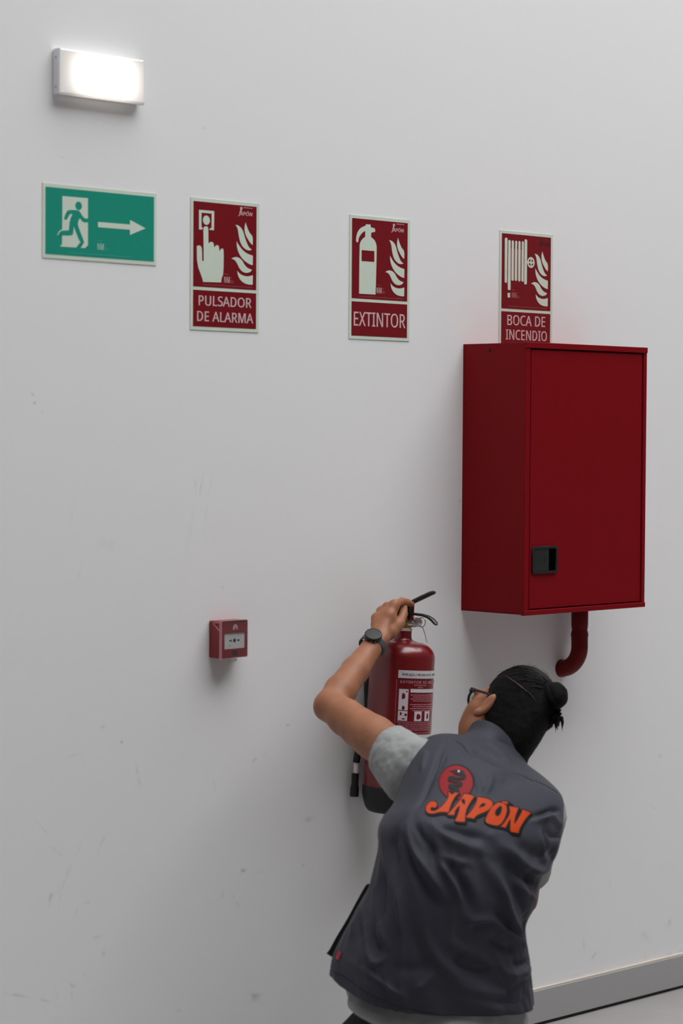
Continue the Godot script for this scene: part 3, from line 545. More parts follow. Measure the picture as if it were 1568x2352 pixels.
func signs() -> void:
	M.lum = mat(Color(0.825, 0.87, 0.81), 0.35, 0.0, 0.5)
	M.sred = mat(Color(0.475, 0.085, 0.115), 0.16, 0.0, 0.5)
	M.green = mat(Color(0.10, 0.575, 0.49), 0.3, 0.0, 0.5)
	M.faint = mat(Color(0.62, 0.30, 0.33), 0.4)
	M.gfaint = mat(Color(0.28, 0.66, 0.58), 0.4)
	M.pink = mat(Color(0.84, 0.72, 0.72), 0.4)
	M.dark = mat(Color(0.26, 0.13, 0.16), 0.4)
	# exit sign
	var e := sign_plate("exit_sign", "green emergency exit sign with running man in doorway and right arrow", Vector3(2.5973, 2.0802, 0.0002), 317, 159, "")
	poly_part(e, "green_field", [rect_poly(7.6, 8.2, 309.4, 150.4)], M.green)
	poly_part(e, "doorway", [DOOR], M.lum, 0.0021, 0.0017)
	poly_part(e, "running_man", [soft(MAN, 0.2), disc_poly(Vector2(96.6, 42.6), 9.0)], M.green, 0.0024, 0.0019)
	poly_part(e, "heel_outline", [FOOTL], M.lum, 0.0022, 0.0017)
	poly_part(e, "arrow", [ARROW], M.lum, 0.0021, 0.0017)
	maker_mark(e, 149.5, 119.5, M.gfaint, mat(Color(0.72, 0.85, 0.80), 0.4))
	fine_print(e, 69.5, 245.5, 143.6, 1.6, M.gfaint)
	# the three red signs
	var rd := "red fire equipment signs with white flames"
	var s2 := sign_plate("alarm_sign", "red sign with pressing hand and flames reading PULSADOR DE ALARMA", Vector3(3.0149, 2.0803, 0.0002), 210, 297, rd)
	red_fields(s2)
	poly_part(s2, "hand_symbol", [soft(HAND, 0.6)], M.lum, 0.0021)
	poly_part(s2, "button_frame", [SQ, disc_poly(Vector2(46.5, 49), 10.4)], M.lum, 0.0021)
	flames(s2)
	letters(s2, "lettering", "PULSADOR", Rect2(24.5, 219, 161, 22.5), 0.0018, M.pink, false, 0.0009)
	letters(s2, "lettering", "DE ALARMA", Rect2(20, 254.5, 171.5, 22), 0.0018, M.pink, false, 0.0009)
	small_emblem(s2, 144, 11, M.pink)
	fine_print(s2, 160, 188, 12, 1.2, M.pink)
	maker_mark(s2, 101.5, 173, M.faint, M.pink)
	fine_print(s2, 37, 188, 193.2, 1.6, M.faint)
	var s3 := sign_plate("extinguisher_sign", "red sign with fire extinguisher symbol and flames reading EXTINTOR", Vector3(3.5201, 2.0761, 0.0002), 210, 297, rd)
	red_fields(s3)
	poly_part(s3, "extinguisher_symbol", [soft(EXT, 0.75)], M.lum, 0.0021)
	poly_part(s3, "symbol_window", [rect_poly(40.4, 83, 84, 109)], M.sred, 0.0024)
	flames(s3)
	letters(s3, "lettering", "EXTINTOR", Rect2(15.5, 231.5, 178.5, 33.5), 0.0018, M.pink, false, 0.0009)
	small_emblem(s3, 143, 12, M.pink)
	fine_print(s3, 160, 188, 12, 1.2, M.pink)
	maker_mark(s3, 93, 170, M.faint, M.pink)
	fine_print(s3, 32, 188, 193.2, 1.6, M.faint)
	var s4 := sign_plate("hose_sign", "red sign with hose reel symbol reading BOCA DE INCENDIO behind the cabinet top", Vector3(4.0628, 2.0741, 0.0002), 210, 297, rd)
	red_fields(s4)
	for i in range(0, REEL.size(), 4):
		poly_part(s4, "hose_coil", [coil_poly(REEL.slice(i, i + 4))], M.lum, 0.0021)
	poly_part(s4, "reel_drum", [rect_poly(33, 46, 92, 126)], mat(Color(0.60, 0.33, 0.30), 0.4), 0.0019)
	poly_part(s4, "hose_nozzle", [NOZ], M.lum, 0.0021)
	var ring := MB.new()
	for i in 24:
		var a0 := TAU * i / 24.0
		var a1 := TAU * (i + 1) / 24.0
		var c := Vector2(121.8, 77.2)
		ring.plate(PackedVector2Array([c + Vector2.from_angle(a0) * 14.2, c + Vector2.from_angle(a1) * 14.2, c + Vector2.from_angle(a1) * 9.5, c + Vector2.from_angle(a0) * 9.5]), 0.0014, 0.0021)
	ring.plate(rect_poly(98, 75.2, 134, 79.4), 0.0014, 0.0023)
	ring.plate(rect_poly(119.6, 65, 124, 90), 0.0014, 0.0025)
	obj("valve_wheel", ring.mesh(), M.lum, s4)
	flames(s4)
	letters(s4, "lettering", "BOCA DE", Rect2(31, 215.5, 149, 26), 0.0018, M.pink, false, 0.0009)
	letters(s4, "lettering", "INCENDIO", Rect2(25.5, 253, 161.5, 25.5), 0.0018, M.pink, false, 0.0009)
	small_emblem(s4, 153, 11, M.dark)
	maker_mark(s4, 47.5, 157, M.faint, mat(Color(0.72, 0.48, 0.50), 0.4))
	fine_print(s4, 31, 188, 192.5, 1.4, M.faint)

func coil_poly(q: PackedVector2Array) -> PackedVector2Array:
	# a bar with rounded corners
	var o := PackedVector2Array()
	for i in 4:
		var b := q[i]
		var a := (q[(i + 3) % 4] - b).normalized()
		var c := (q[(i + 1) % 4] - b).normalized()
		o.append(b + a * 3.6); o.append(b + a * 1.0 + c * 1.0); o.append(b + c * 3.6)
	return o

func red_fields(t: Node) -> void:
	poly_part(t, "red_field", [rect_poly(8, 8.2, 201, 199.4)], M.sred)
	poly_part(t, "red_field", [rect_poly(8, 207, 201, 288.8)], M.sred)

# ---------- emergency light ----------
func emergency_light() -> void:
	var w := 0.239
	var h := 0.0965
	var t := thing("emergency_light", "small white rectangular wall light glowing above the green exit sign", "lamp", Vector3(2.6226, 2.3653, 0))
	var hm := mat(Color(0.90, 0.90, 0.91), 0.45)
	var b := MB.new()
	b.rbox(Vector3(w * 0.5, -h * 0.5, 0.004), Vector3(w - 0.003, h - 0.003, 0.008), 0.002)
	obj("housing", b.mesh(), hm, t)
	# the diffuser: brightest over the lamp inside, fading to its ends
	var im := Image.create(192, 96, false, Image.FORMAT_RGBF)
	for y in 96:
		for x in 192:
			var a := absf((x + 0.5) / 192.0 - 0.53) / 0.41
			var c := absf((y + 0.5) / 96.0 - 0.5) / 0.54
			var d := pow(pow(a, 3.2) + pow(c, 3.2), 1.0 / 3.2)
			var g := 1.0 - smoothstep(0.35, 1.25, d)
			im.set_pixel(x, y, Color(g + 0.085, g * (0.84 + 0.16 * g) + 0.080, g * (0.68 + 0.32 * g) + 0.076))
	var dm := mat(Color(0.90, 0.89, 0.88), 0.35)
	dm.emission_enabled = true
	dm.emission = Color.WHITE
	dm.emission_operator = BaseMaterial3D.EMISSION_OP_MULTIPLY
	dm.emission_texture = ImageTexture.create_from_image(im)
	dm.emission_energy_multiplier = 0.19
	dm.texture_repeat = false
	var f := MB.new()
	f.rbox(Vector3(w * 0.5, -h * 0.5, 0.0155), Vector3(w - 0.004, h - 0.001, 0.017), 0.004)
	for i in f.v.size():
		f.u[i] = Vector2(f.v[i].x / w, -f.v[i].y / h)
	obj("light_diffuser", f.mesh(), dm, t)
	var e := MB.new()
	e.rbox(Vector3(0.003, -h * 0.5, 0.0135), Vector3(0.006, h + 0.001, 0.021), 0.0025)
	obj("end_cap", e.mesh(), hm, t)
	var e2 := MB.new()
	e2.rbox(Vector3(w - 0.002, -h * 0.5, 0.0130), Vector3(0.004, h + 0.001, 0.020), 0.0018)
	obj("end_cap", e2.mesh(), hm, t)
	for k in 2:
		var s := MB.new()
		s.lathe(PackedVector2Array([Vector2(0.0022, 0), Vector2(0.0022, 0.0006), Vector2(0.0001, 0.0008)]), 10, Transform3D(Basis(Vector3(0, 0, 1), PI * 0.5), Vector3(0.0002, -h * (0.2 + 0.65 * k), 0.0135)))
		obj("screw", s.mesh(), mat(Color(0.5, 0.5, 0.48), 0.5), t)
	var l := AreaLight3D.new()
	l.name = "lamp_glow"
	l.area_size = Vector2(0.17, 0.07)
	l.position = Vector3(w * 0.5, -h * 0.5, 0.0255)
	l.rotation = Vector3(0, PI, 0)
	l.light_color = Color(1.0, 0.95, 0.88)
	l.light_energy = 0.008
	l.area_range = 15.0
	l.shadow_enabled = true
	t.add_child(l)

# ---------- hose cabinet ----------
func hose_cabinet() -> void:
	var w := 0.4795
	var h := 0.671
	var d := 0.2085
	var t := thing("hose_cabinet", "large red metal fire hose cabinet mounted on the wall below the hose sign", "cabinet", Vector3(3.929, 1.7784, 0))
	var rm := mat(Color(0.49, 0.032, 0.072), 0.5, 0.0, 0.24)
	rm.heightmap_enabled = true
	rm.heightmap_texture = bump(0.09, 3)
	rm.heightmap_scale = 0.02
	rm.uv1_triplanar = true
	rm.uv1_scale = Vector3(6, 6, 6)
	var b := MB.new()
	var th := 0.0016
	# folded sheet: back, sides, top, bottom
	b.rbox(Vector3(w * 0.5, -h * 0.5, 0.001), Vector3(w, h, 0.002), 0.0005)
	b.rbox(Vector3(th * 0.5, -h * 0.5 , d * 0.5), Vector3(th, h - 0.004, d - 0.002), 0.0006)
	b.rbox(Vector3(w - th * 0.5, -h * 0.5, d * 0.5), Vector3(th, h - 0.004, d - 0.002), 0.0006)
	b.rbox(Vector3(w * 0.5, -0.001, d * 0.5), Vector3(w - 0.002, 0.002, d), 0.0006)
	b.rbox(Vector3(w * 0.5, -h + 0.001, d * 0.5), Vector3(w - 0.002, 0.002, d), 0.0006)
	obj("body", b.mesh(), rm, t)
	# front frame: top and bottom lips stand a little proud
	var f := MB.new()
	f.rbox(Vector3(w * 0.5, -0.0060, d - 0.004), Vector3(w + 0.0024, 0.0145, 0.012), 0.0015)
	f.rbox(Vector3(w * 0.5, -h + 0.0045, d - 0.004), Vector3(w + 0.0024, 0.0125, 0.012), 0.0015)
	f.rbox(Vector3(0.0084, -h * 0.5, d - 0.006), Vector3(0.0182, h - 0.022, 0.012), 0.0015)
	f.rbox(Vector3(w - 0.0060, -h * 0.5, d - 0.006), Vector3(0.0135, h - 0.022, 0.012), 0.0015)
	obj("front_frame", f.mesh(), rm, t)
	var g := MB.new()
	g.rbox(Vector3(w * 0.5, -h * 0.5, d - 0.018), Vector3(w - 0.012, h - 0.020, 0.004), 0.001)
	obj("inner_rebate", g.mesh(), mat(Color(0.09, 0.012, 0.02), 0.8), t)
	# door, set in the frame with a shadow gap; the latch sits in its lower left corner
	var dr := MB.new()
	var x0 := 0.0218
	var x1 := w - 0.0165
	var y0 := -0.0155
	var y1 := -h + 0.0132
	dr.rbox(Vector3((x0 + x1) * 0.5, (y0 + y1) * 0.5, d - 0.008), Vector3(x1 - x0, y0 - y1, 0.012), 0.0018)
	var door := obj("door", dr.mesh(), rm, t)
	var lx := 0.0285
	var ly := -0.5030
	var lm := mat(Color(0.085, 0.085, 0.09), 0.5, 0.0, 0.5)
	var lw := 0.0965
	var lh := 0.068
	var zf := d - 0.002
	# rim of the latch
	var lo := rounded_poly(lx * 1000.0, -ly * 1000.0, (lx + lw) * 1000.0, (-ly + lh) * 1000.0, 7.0)
	var li := rounded_poly(lx * 1000.0 + 9.5, -ly * 1000.0 + 6.5, (lx + lw) * 1000.0 - 7.0, (-ly + lh) * 1000.0 - 6.5, 2.5)
	obj("latch_frame", ring_mesh(lo, li, zf - 0.001, zf + 0.0045), lm, door)
	var lp := MB.new()
	lp.rbox(Vector3(lx + 0.037, ly - lh * 0.5, zf + 0.001), Vector3(0.054, lh - 0.012, 0.004), 0.001)
	obj("latch_paddle", lp.mesh(), mat(Color(0.115, 0.11, 0.115), 0.55), door)
	var lr := MB.new()
	lr.rbox(Vector3(lx + 0.076, ly - lh * 0.5, zf - 0.0005), Vector3(0.028, lh - 0.012, 0.002), 0.0005)
	obj("latch_recess", lr.mesh(), mat(Color(0.012, 0.012, 0.013), 1.0, 0.0, 0.1), door)
	var ks := MB.new()
	ks.rbox(Vector3(lx + 0.047, ly - lh * 0.5, zf + 0.0031), Vector3(0.0035, 0.013, 0.0008), 0.0004)
	obj("keyhole", ks.mesh(), mat(Color(0.03, 0.03, 0.03), 0.8), door)
	var ho := MB.new()
	ho.lathe(PackedVector2Array([Vector2(0.0045, 0), Vector2(0.0045, 0.0008), Vector2(0.0001, 0.0009)]), 14, Transform3D(Basis(Vector3(0, 0, 1), PI * 0.5), Vector3(0.0003, -0.0172, 0.0905)))
	obj("vent_hole", ho.mesh(), mat(Color(0.02, 0.015, 0.015), 0.9), t)
	# red elbow pipe from the cabinet floor back into the wall
	var p := thing("water_pipe", "red painted water pipe curving from under the hose cabinet into the wall", "pipe", Vector3(4.3235, 1.1074, 0.062))
	var pm := mat(Color(0.40, 0.018, 0.055), 0.42, 0.0, 0.3)
	var R := 0.0222
	var zc: float = p.position.z
	var a := MB.new()
	a.lathe(PackedVector2Array([Vector2(R * 0.92, -0.066), Vector2(R * 0.98, -0.058), Vector2(R, -0.050), Vector2(R * 1.01, -0.030), Vector2(R, -0.012), Vector2(R * 0.86, 0.0)]), 32)
	obj("coupling", a.mesh(), pm, p)
	var pts := []
	var rad := []
	for q in [[-0.060, 0.92], [-0.068, 0.93], [-0.071, 0.99], [-0.079, 1.05], [-0.083, 1.02], [-0.086, 0.99]]:
		pts.append(Vector3(0, q[0], 0)); rad.append(R * q[1])
	var rb := zc
	for i in 17:
		var an := PI * 0.5 * i / 16.0
		pts.append(Vector3(0, -0.110 - rb * sin(an), -rb * (1.0 - cos(an)) + 0.0005)); rad.append(R * 0.99 if i < 15 else R * (1.06 if i == 15 else 1.08))
	var q := MB.new()
	q.tube(pts, rad, 32, Vector3.RIGHT)
	obj("elbow", q.mesh(), pm, p)

# ---------- manual call point ----------
func alarm_button() -> void:
	var w := 0.0843
	var h := 0.0846
	var t := thing("alarm_button", "small red square fire alarm call point with white panel on the wall", "fire alarm", Vector3(3.0763, 1.1250, 0))
	var rm := mat(Color(0.50, 0.07, 0.10), 0.35)
	var b := MB.new()
	b.rbox(Vector3(w * 0.5, -h * 0.5, 0.014), Vector3(w, h, 0.028), 0.003)
	obj("back_box", b.mesh(), rm, t)
	var z := 0.0325
	# face frame round the window
	var wx0 := 0.0125
	var wx1 := 0.0765
	var wy0 := -0.0285
	var wy1 := -0.0640
	var fo := rounded_poly(0.0, 0.0, w * 1000.0, h * 1000.0, 3.0)
	var fi := rounded_poly(wx0 * 1000.0, -wy0 * 1000.0, wx1 * 1000.0, -wy1 * 1000.0, 1.0)
	obj("face_frame", ring_mesh(fo, fi, 0.026, 0.0395), rm, t)
	var p := MB.new()
	p.rbox(Vector3((wx0 + wx1) * 0.5, (wy0 + wy1) * 0.5, z + 0.001), Vector3(wx1 - wx0 + 0.002, wy0 - wy1 + 0.002, 0.008), 0.001)
	var panel := obj("press_panel", p.mesh(), mat(Color(0.80, 0.80, 0.80), 0.35), t)
	var gm := mat(Color(0.06, 0.22, 0.19), 0.5)
	var mk := MB.new()
	var zz := z + 0.0051
	mk.plate(disc_poly(Vector2(45, 45.5), 4.6), z, zz)
	obj("press_dot", mk.mesh(), gm, panel)
	for s in [-1.0, 1.0]:
		var ar := MB.new()
		ar.plate(PackedVector2Array([Vector2(45 + s * 7.5, 45.5), Vector2(45 + s * 12, 42), Vector2(45 + s * 12, 44), Vector2(45 + s * 16, 44), Vector2(45 + s * 16, 47), Vector2(45 + s * 12, 47), Vector2(45 + s * 12, 49)]), z, zz)
		obj("arrow", ar.mesh(), gm, panel)
	var hs := MB.new()
	hs.plate(disc_poly(Vector2(30, 57), 1.4, 12), z, zz)
	obj("led", hs.mesh(), gm, panel)
	# white house-on-fire mark above, dark test slot below
	var hm := MB.new()
	hm.plate(PackedVector2Array([Vector2(38, 21), Vector2(38, 14), Vector2(43, 8), Vector2(49, 9), Vector2(53, 14), Vector2(53, 20), Vector2(49, 21), Vector2(49, 17), Vector2(46, 15), Vector2(43, 21)]), 0.039, 0.0400)
	obj("symbol", hm.mesh(), mat(Color(0.78, 0.62, 0.66), 0.4), t)
	var ts := MB.new()
	ts.rbox(Vector3(0.0445, -0.0735, 0.0395), Vector3(0.017, 0.011, 0.001), 0.0004)
	obj("test_slot", ts.mesh(), mat(Color(0.20, 0.03, 0.05), 0.6), t)
	# the clear hinged cover: thin plastic with bright edges, and its tab below
	var cm := mat(Color(0.95, 0.93, 0.94, 0.02), 0.04)
	cm.transparency = BaseMaterial3D.TRANSPARENCY_ALPHA
	var cv := MB.new()
	cv.rbox(Vector3(w * 0.5, -h * 0.5, 0.0425), Vector3(w - 0.002, h + 0.002, 0.0012), 0.0006)
	obj("clear_cover", cv.mesh(), cm, t)
	var em := mat(Color(0.74, 0.50, 0.54), 0.25)
	var ce := MB.new()
	ce.rbox(Vector3(0.0005, -h * 0.5 - 0.002, 0.0395), Vector3(0.0026, h + 0.006, 0.007), 0.0010)
	ce.rbox(Vector3(w * 0.5, 0.001, 0.0405), Vector3(w * 0.9, 0.0012, 0.004), 0.0006)
	obj("cover_edge", ce.mesh(), em, t)
	var tri := MB.new()
	tri.tube([Vector3(-0.0006, -0.006, 0.016), Vector3(-0.0006, -0.021, 0.036)], [0.0012, 0.0012], 8)
	tri.tube([Vector3(-0.0006, -0.004, 0.016), Vector3(-0.0006, -0.004, 0.038)], [0.0009, 0.0009], 8)
	obj("hinge_arm", tri.mesh(), em, t)
	var tab := MB.new()
	tab.rbox(Vector3(0.040, -h - 0.0045, 0.040), Vector3(0.020, 0.007, 0.003), 0.001)
	obj("cover_tab", tab.mesh(), mat(Color(0.62, 0.60, 0.60), 0.3), t)

# ---------- fire extinguisher ----------
func bend(m: ArrayMesh, r: float, rr: float) -> ArrayMesh:
	# wraps a flat mesh (x across, y up, z out) round an upright cylinder; x = 0 lies at +z
	var a := m.surface_get_arrays(0)
	var vs: PackedVector3Array = a[Mesh.ARRAY_VERTEX]
	var ns: PackedVector3Array = a[Mesh.ARRAY_NORMAL]
	for i in vs.size():
		var t := vs[i].x / r
		var q := r + rr + vs[i].z
		vs[i] = Vector3(sin(t) * q, vs[i].y, cos(t) * q)
		ns[i] = Basis(Vector3.UP, t) * ns[i]
	a[Mesh.ARRAY_VERTEX] = vs
	a[Mesh.ARRAY_NORMAL] = ns
	var o := ArrayMesh.new()
	o.add_surface_from_arrays(Mesh.PRIMITIVE_TRIANGLES, a)
	return o

func strip(b: MB, x0: float, y0: float, x1: float, y1: float, z: float) -> void:
	var k := int(maxf(1.0, absf(x1 - x0) / 0.006))
	for i in k:
		b.plate(rect_poly(lerpf(x0, x1, float(i) / k) * 1000.0, y0 * 1000.0, lerpf(x0, x1, float(i + 1) / k) * 1000.0, y1 * 1000.0), z - 0.0001, z)

func extinguisher() -> void:
	var t := thing("fire_extinguisher", "red fire extinguisher with printed label and black base, lifted by the kneeling man", "fire extinguisher", Vector3(3.5878, 0.643, 0.098))
	t.basis = Basis(Vector3(0.997839, -0.0657026, 0), Vector3(0.0657026, 0.997839, 0), Vector3(0, 0, 1))
	# local: y runs along the axis from the base, the label faces +z
	var r := 0.078
	var rm := mat(Color(0.44, 0.012, 0.05), 0.3)
	rm.clearcoat_enabled = true
	rm.clearcoat = 0.5
	rm.clearcoat_roughness = 0.22
	var b := MB.new()
	var pf := [Vector2(0.070, 0.040), Vector2(r, 0.05), Vector2(r, 0.372)]
	for i in 12:
		var a := PI * 0.5 * (i + 1) / 12.0
		pf.append(Vector2(r - 0.040 + 0.040 * cos(a), 0.372 + 0.038 * sin(a)))
	pf.append_array([Vector2(0.030, 0.4125), Vector2(0.0235, 0.4145), Vector2(0.0205, 0.418), Vector2(0.0192, 0.424), Vector2(0.0192, 0.437), Vector2(0.016, 0.438)])
	b.lathe(PackedVector2Array(pf), 64)
	obj("cylinder", b.mesh(), rm, t)
	var bm := mat(Color(0.055, 0.055, 0.06), 0.55)
	var s := MB.new()
	s.lathe(PackedVector2Array([Vector2(0.001, 0.0), Vector2(0.055, 0.0), Vector2(0.064, 0.003), Vector2(0.071, 0.012), Vector2(0.077, 0.030), Vector2(0.0798, 0.046), Vector2(0.0803, 0.062), Vector2(0.0790, 0.064), Vector2(0.0780, 0.064)]), 56)
	obj("base", s.mesh(), bm, t)
	# printed label
	var white := mat(Color(0.80, 0.78, 0.80), 0.4)
	var pale := mat(Color(0.72, 0.42, 0.47), 0.4)
	var dk := mat(Color(0.26, 0.28, 0.29), 0.5)
	var redp := mat(Color(0.47, 0.02, 0.07), 0.3)
	var L := [-0.071, 0.076, 0.346]
	var lab := thing_part("label", t)
	var p := MB.new()
	var x0: float = L[0]
	var x1: float = L[1]
	var top: float = L[2]
	var w := x1 - x0
	strip(p, x0, -top, x1, -top + 0.0185, 0.0005)
	lab.mesh = bend(p.mesh(), r, 0.0002)
	lab.material_override = white
	var tx := letters(lab, "lettering", "SEGURIDAD JAPÓN", Rect2((x0 + 0.009) * 1000.0, (-top + 0.0055) * 1000.0, w * 1000.0 - 12.0, 8.0), 0.0006, dk)
	tx.mesh = bend(tx.mesh, r, 0.0002)
	var t2 := letters(lab, "lettering", "EXTINTOR DE INCENDIOS", Rect2((x0 + 0.006) * 1000.0, (-top + 0.0245) * 1000.0, w * 1000.0 - 10.0, 6.2), 0.0006, mat(Color(0.75, 0.58, 0.62), 0.4))
	t2.mesh = bend(t2.mesh, r, 0.0002)
	var ln := MB.new()
	var rn := RandomNumberGenerator.new()
	rn.seed = 77
	# small print: rows of short strokes
	var rows := []
	rows.append([x0 + 0.040, x0 + 0.075, 0.0335, 0.0022])
	rows.append([x0 + 0.050, x0 + 0.064, 0.0385, 0.0022])
	for k in 8:
		rows.append([x0 + 0.032 + 0.006 * (k % 2), x1 - 0.004, 0.0565 + 0.0047 * k + (0.004 if k > 3 else 0.0), 0.0024])
	for k in 5:
		rows.append([x0 + 0.002 + 0.004 * k, x1 - 0.003, 0.1215 + 0.0045 * k, 0.0022])
	for q in rows:
		var x: float = q[0]
		while x < q[1]:
			var sw := rn.randf_range(0.003, 0.011)
			strip(ln, x, -top + q[2], minf(x + sw, q[1]), -top + q[2] + q[3], 0.0006)
			x += sw + 0.0012
	# thin frame of the label
	strip(ln, x0 - 0.003, -top + 0.022, x0 - 0.002, -top + 0.148, 0.0006)
	strip(ln, x0 - 0.003, -top + 0.1475, x1, -top + 0.1485, 0.0006)
	obj("fine_print", bend(ln.mesh(), r, 0.0002), pale, lab)
	var pic := MB.new()
	strip(pic, x0 + 0.004, -top + 0.0445, x0 + 0.0265, -top + 0.0945, 0.0006)
	strip(pic, x0 + 0.004, -top + 0.0965, x0 + 0.0265, -top + 0.1195, 0.0006)
	strip(pic, x0 + 0.031, -top + 0.0435, x1, -top + 0.052, 0.0006)
	strip(pic, x0 + 0.044, -top + 0.0965, x0 + 0.0645, -top + 0.1195, 0.0006)
	strip(pic, x0 + 0.075, -top + 0.0965, x0 + 0.0955, -top + 0.1195, 0.0006)
	obj("pictogram_panel", bend(pic.mesh(), r, 0.0002), white, lab)
	var fy := -top * 1000.0
	var fx := x0 * 1000.0
	for q in [[14.0, 61.0, 4.2, 7.5], [22.0, 50.0, 2.4, 1.6], [15.0, 89.0, 3.6, 5.0], [10.0, 103.0, 2.2, 4.0], [16.5, 115.0, 4.0, 1.6], [21.5, 105.0, 3.0, 3.2], [54.0, 109.0, 6.0, 7.0], [85.0, 108.0, 4.0, 7.0]]:
		var pp := PackedVector2Array()
		for i in 14:
			var a := TAU * i / 14.0
			pp.append(Vector2(fx + q[0] + q[2] * cos(a) * (1.0 - 0.35 * sin(a - 2.0)), fy + q[1] + q[3] * sin(a)))
		var fig := MB.new()
		fig.plate(pp, 0.0005, 0.0008)
		obj("pictogram", bend(fig.mesh(), r, 0.0002), redp, lab)
	var lowp := MB.new()
	strip(lowp, x0 - 0.002, -top + 0.152, x1, -top + 0.19, 0.0005)
	obj("inspection_sticker", bend(lowp.mesh(), r, 0.0002), white, lab)
	# valve: brass neck, black body, red seal, carrying handle and squeeze lever
	var brass := mat(Color(0.62, 0.46, 0.28), 0.35, 0.8)
	var steel := mat(Color(0.75, 0.74, 0.73), 0.28, 0.9)
	var blk := mat(Color(0.06, 0.065, 0.065), 0.42)
	var grip := mat(Color(0.13, 0.135, 0.135), 0.42)
	var n1 := MB.new()
	n1.lathe(PackedVector2Array([Vector2(0.0192, 0.4365), Vector2(0.0202, 0.4375), Vector2(0.0202, 0.4425), Vector2(0.017, 0.4435)]), 32)
	obj("neck_ring", n1.mesh(), mat(Color(0.82, 0.78, 0.75), 0.4), t)
	var n2 := MB.new()
	n2.lathe(PackedVector2Array([Vector2(0.0165, 0.442), Vector2(0.0175, 0.444), Vector2(0.0175, 0.453), Vector2(0.0145, 0.455), Vector2(0.0145, 0.470), Vector2(0.001, 0.471)]), 28)
	obj("brass_neck", n2.mesh(), brass, t)
	var D: Vector3 = Vector3(0.1736, 0, 0.9848)   # the way the levers point, level
	var side := Vector3.UP.cross(D).normalized()
	var bs := Basis(D, Vector3.UP, side)
	var vb := MB.new()
	vb.rbox(Vector3(0, 0.483, 0) - D * 0.002, Vector3(0.034, 0.031, 0.026), 0.004, bs)
	vb.rbox(Vector3(0, 0.489, 0) + D * 0.017, Vector3(0.006, 0.032, 0.020), 0.002, bs)
	obj("valve_body", vb.mesh(), blk, t)
	var se := MB.new()
	se.rbox(Vector3(0, 0.470, 0) + D * 0.018 + side * 0.004, Vector3(0.006, 0.014, 0.012), 0.002, bs)
	se.rbox(Vector3(0, 0.487, 0) + D * 0.0205 + side * 0.007, Vector3(0.0024, 0.028, 0.003), 0.001, bs)
	obj("safety_seal", se.mesh(), mat(Color(0.72, 0.02, 0.08), 0.4), t)
	var g := MB.new()
	g.tube([Vector3(0, 0.454, 0) + D * 0.012, Vector3(0, 0.454, 0) + D * 0.030], [0.0075, 0.0075], 16)
	g.tube([Vector3(0, 0.459, 0) + D * 0.030 - side * 0.002, Vector3(0, 0.459, 0) + D * 0.030 + side * 0.016], [0.0115, 0.0115], 24)
	obj("pressure_gauge", g.mesh(), steel, t)
	# carrying handle: curves out and down
	var c1 := MB.new()
	var hp := []
	var hr := []
	for q in [[0.012, 0.478, 5.0], [0.030, 0.4785, 5.5], [0.052, 0.4775, 6.0], [0.068, 0.474, 7.0], [0.080, 0.468, 8.0], [0.089, 0.4605, 8.0], [0.0925, 0.457, 5.0]]:
		hp.append(D * q[0] + Vector3(0, q[1], 0)); hr.append(q[2] * 0.001)
	c1.tube(hp, hr, 18, Vector3.UP, 0.60)
	obj("carrying_handle", c1.mesh(), blk, t)
	var c2 := MB.new()
	c2.tube([D * -0.010 + Vector3(0, 0.497, 0), D * 0.006 + Vector3(0, 0.500, 0), D * 0.020 + Vector3(0, 0.507, 0)], [0.0055, 0.0055, 0.0055], 14, Vector3.UP, 0.6)
	obj("lever_hinge", c2.mesh(), steel, t)
	var c3 := MB.new()
	hp = []
	hr = []
	for q in [[0.014, 0.5035, 6.5], [0.017, 0.505, 8.4], [0.045, 0.5185, 8.8], [0.070, 0.530, 8.4], [0.079, 0.533, 7.4], [0.083, 0.5338, 4.5]]:
		hp.append(D * q[0] + Vector3(0, q[1], 0)); hr.append(q[2] * 0.001)
	c3.tube(hp, hr, 18, Vector3.UP, 0.66)
	obj("squeeze_lever", c3.mesh(), grip, t)
	var pin := MB.new()
	var rg := []
	var rr := []
	for i in 21:
		var a := TAU * i / 20.0
		rg.append(D * (0.044 + 0.0100 * cos(a)) + Vector3(0, 0.460 + 0.0115 * sin(a), 0) + side * 0.010); rr.append(0.0012)
	pin.tube(rg, rr, 8)
	pin.tube([D * 0.046 + Vector3(0, 0.450, 0) + side * 0.010, D * 0.055 + Vector3(0, 0.432, 0) + side * 0.010, D * 0.0645 + Vector3(0, 0.4125, 0) + side * 0.006], [0.0014, 0.0012, 0.0014], 8)
	obj("safety_pin", pin.mesh(), steel, t)
	# discharge hose: leaves the valve behind, runs down the far side and ends in a nozzle
	var H: Vector3 = Vector3(-0.7071, 0, -0.7071)   # the side of the cylinder it hangs on
	var hs := MB.new()
	hp = []
	hr = []
	var cv := Curve3D.new()
	cv.add_point(Vector3(0.004, 0.472, 0) - D * 0.014, Vector3.ZERO, Vector3(0.004, -0.012, -0.026))
	cv.add_point(Vector3(-0.034, 0.350, -0.082), Vector3(0.020, 0.055, 0.0), Vector3(0, -0.04, 0))
	cv.add_point(Vector3(-0.020, 0.230, -0.087), Vector3(0, 0.04, 0), Vector3(0, -0.04, 0))
	cv.add_point(H * 0.097 + Vector3(0, 0.115, 0), Vector3(0.002, 0.045, 0), Vector3.ZERO)
	for q in cv.tessellate(4, 3):
		hp.append(q); hr.append(0.0085)
	hs.tube(hp, hr, 16, Vector3(0.3, 0.2, 1))
	obj("hose", hs.mesh(), blk, t)
	var hb := MB.new()
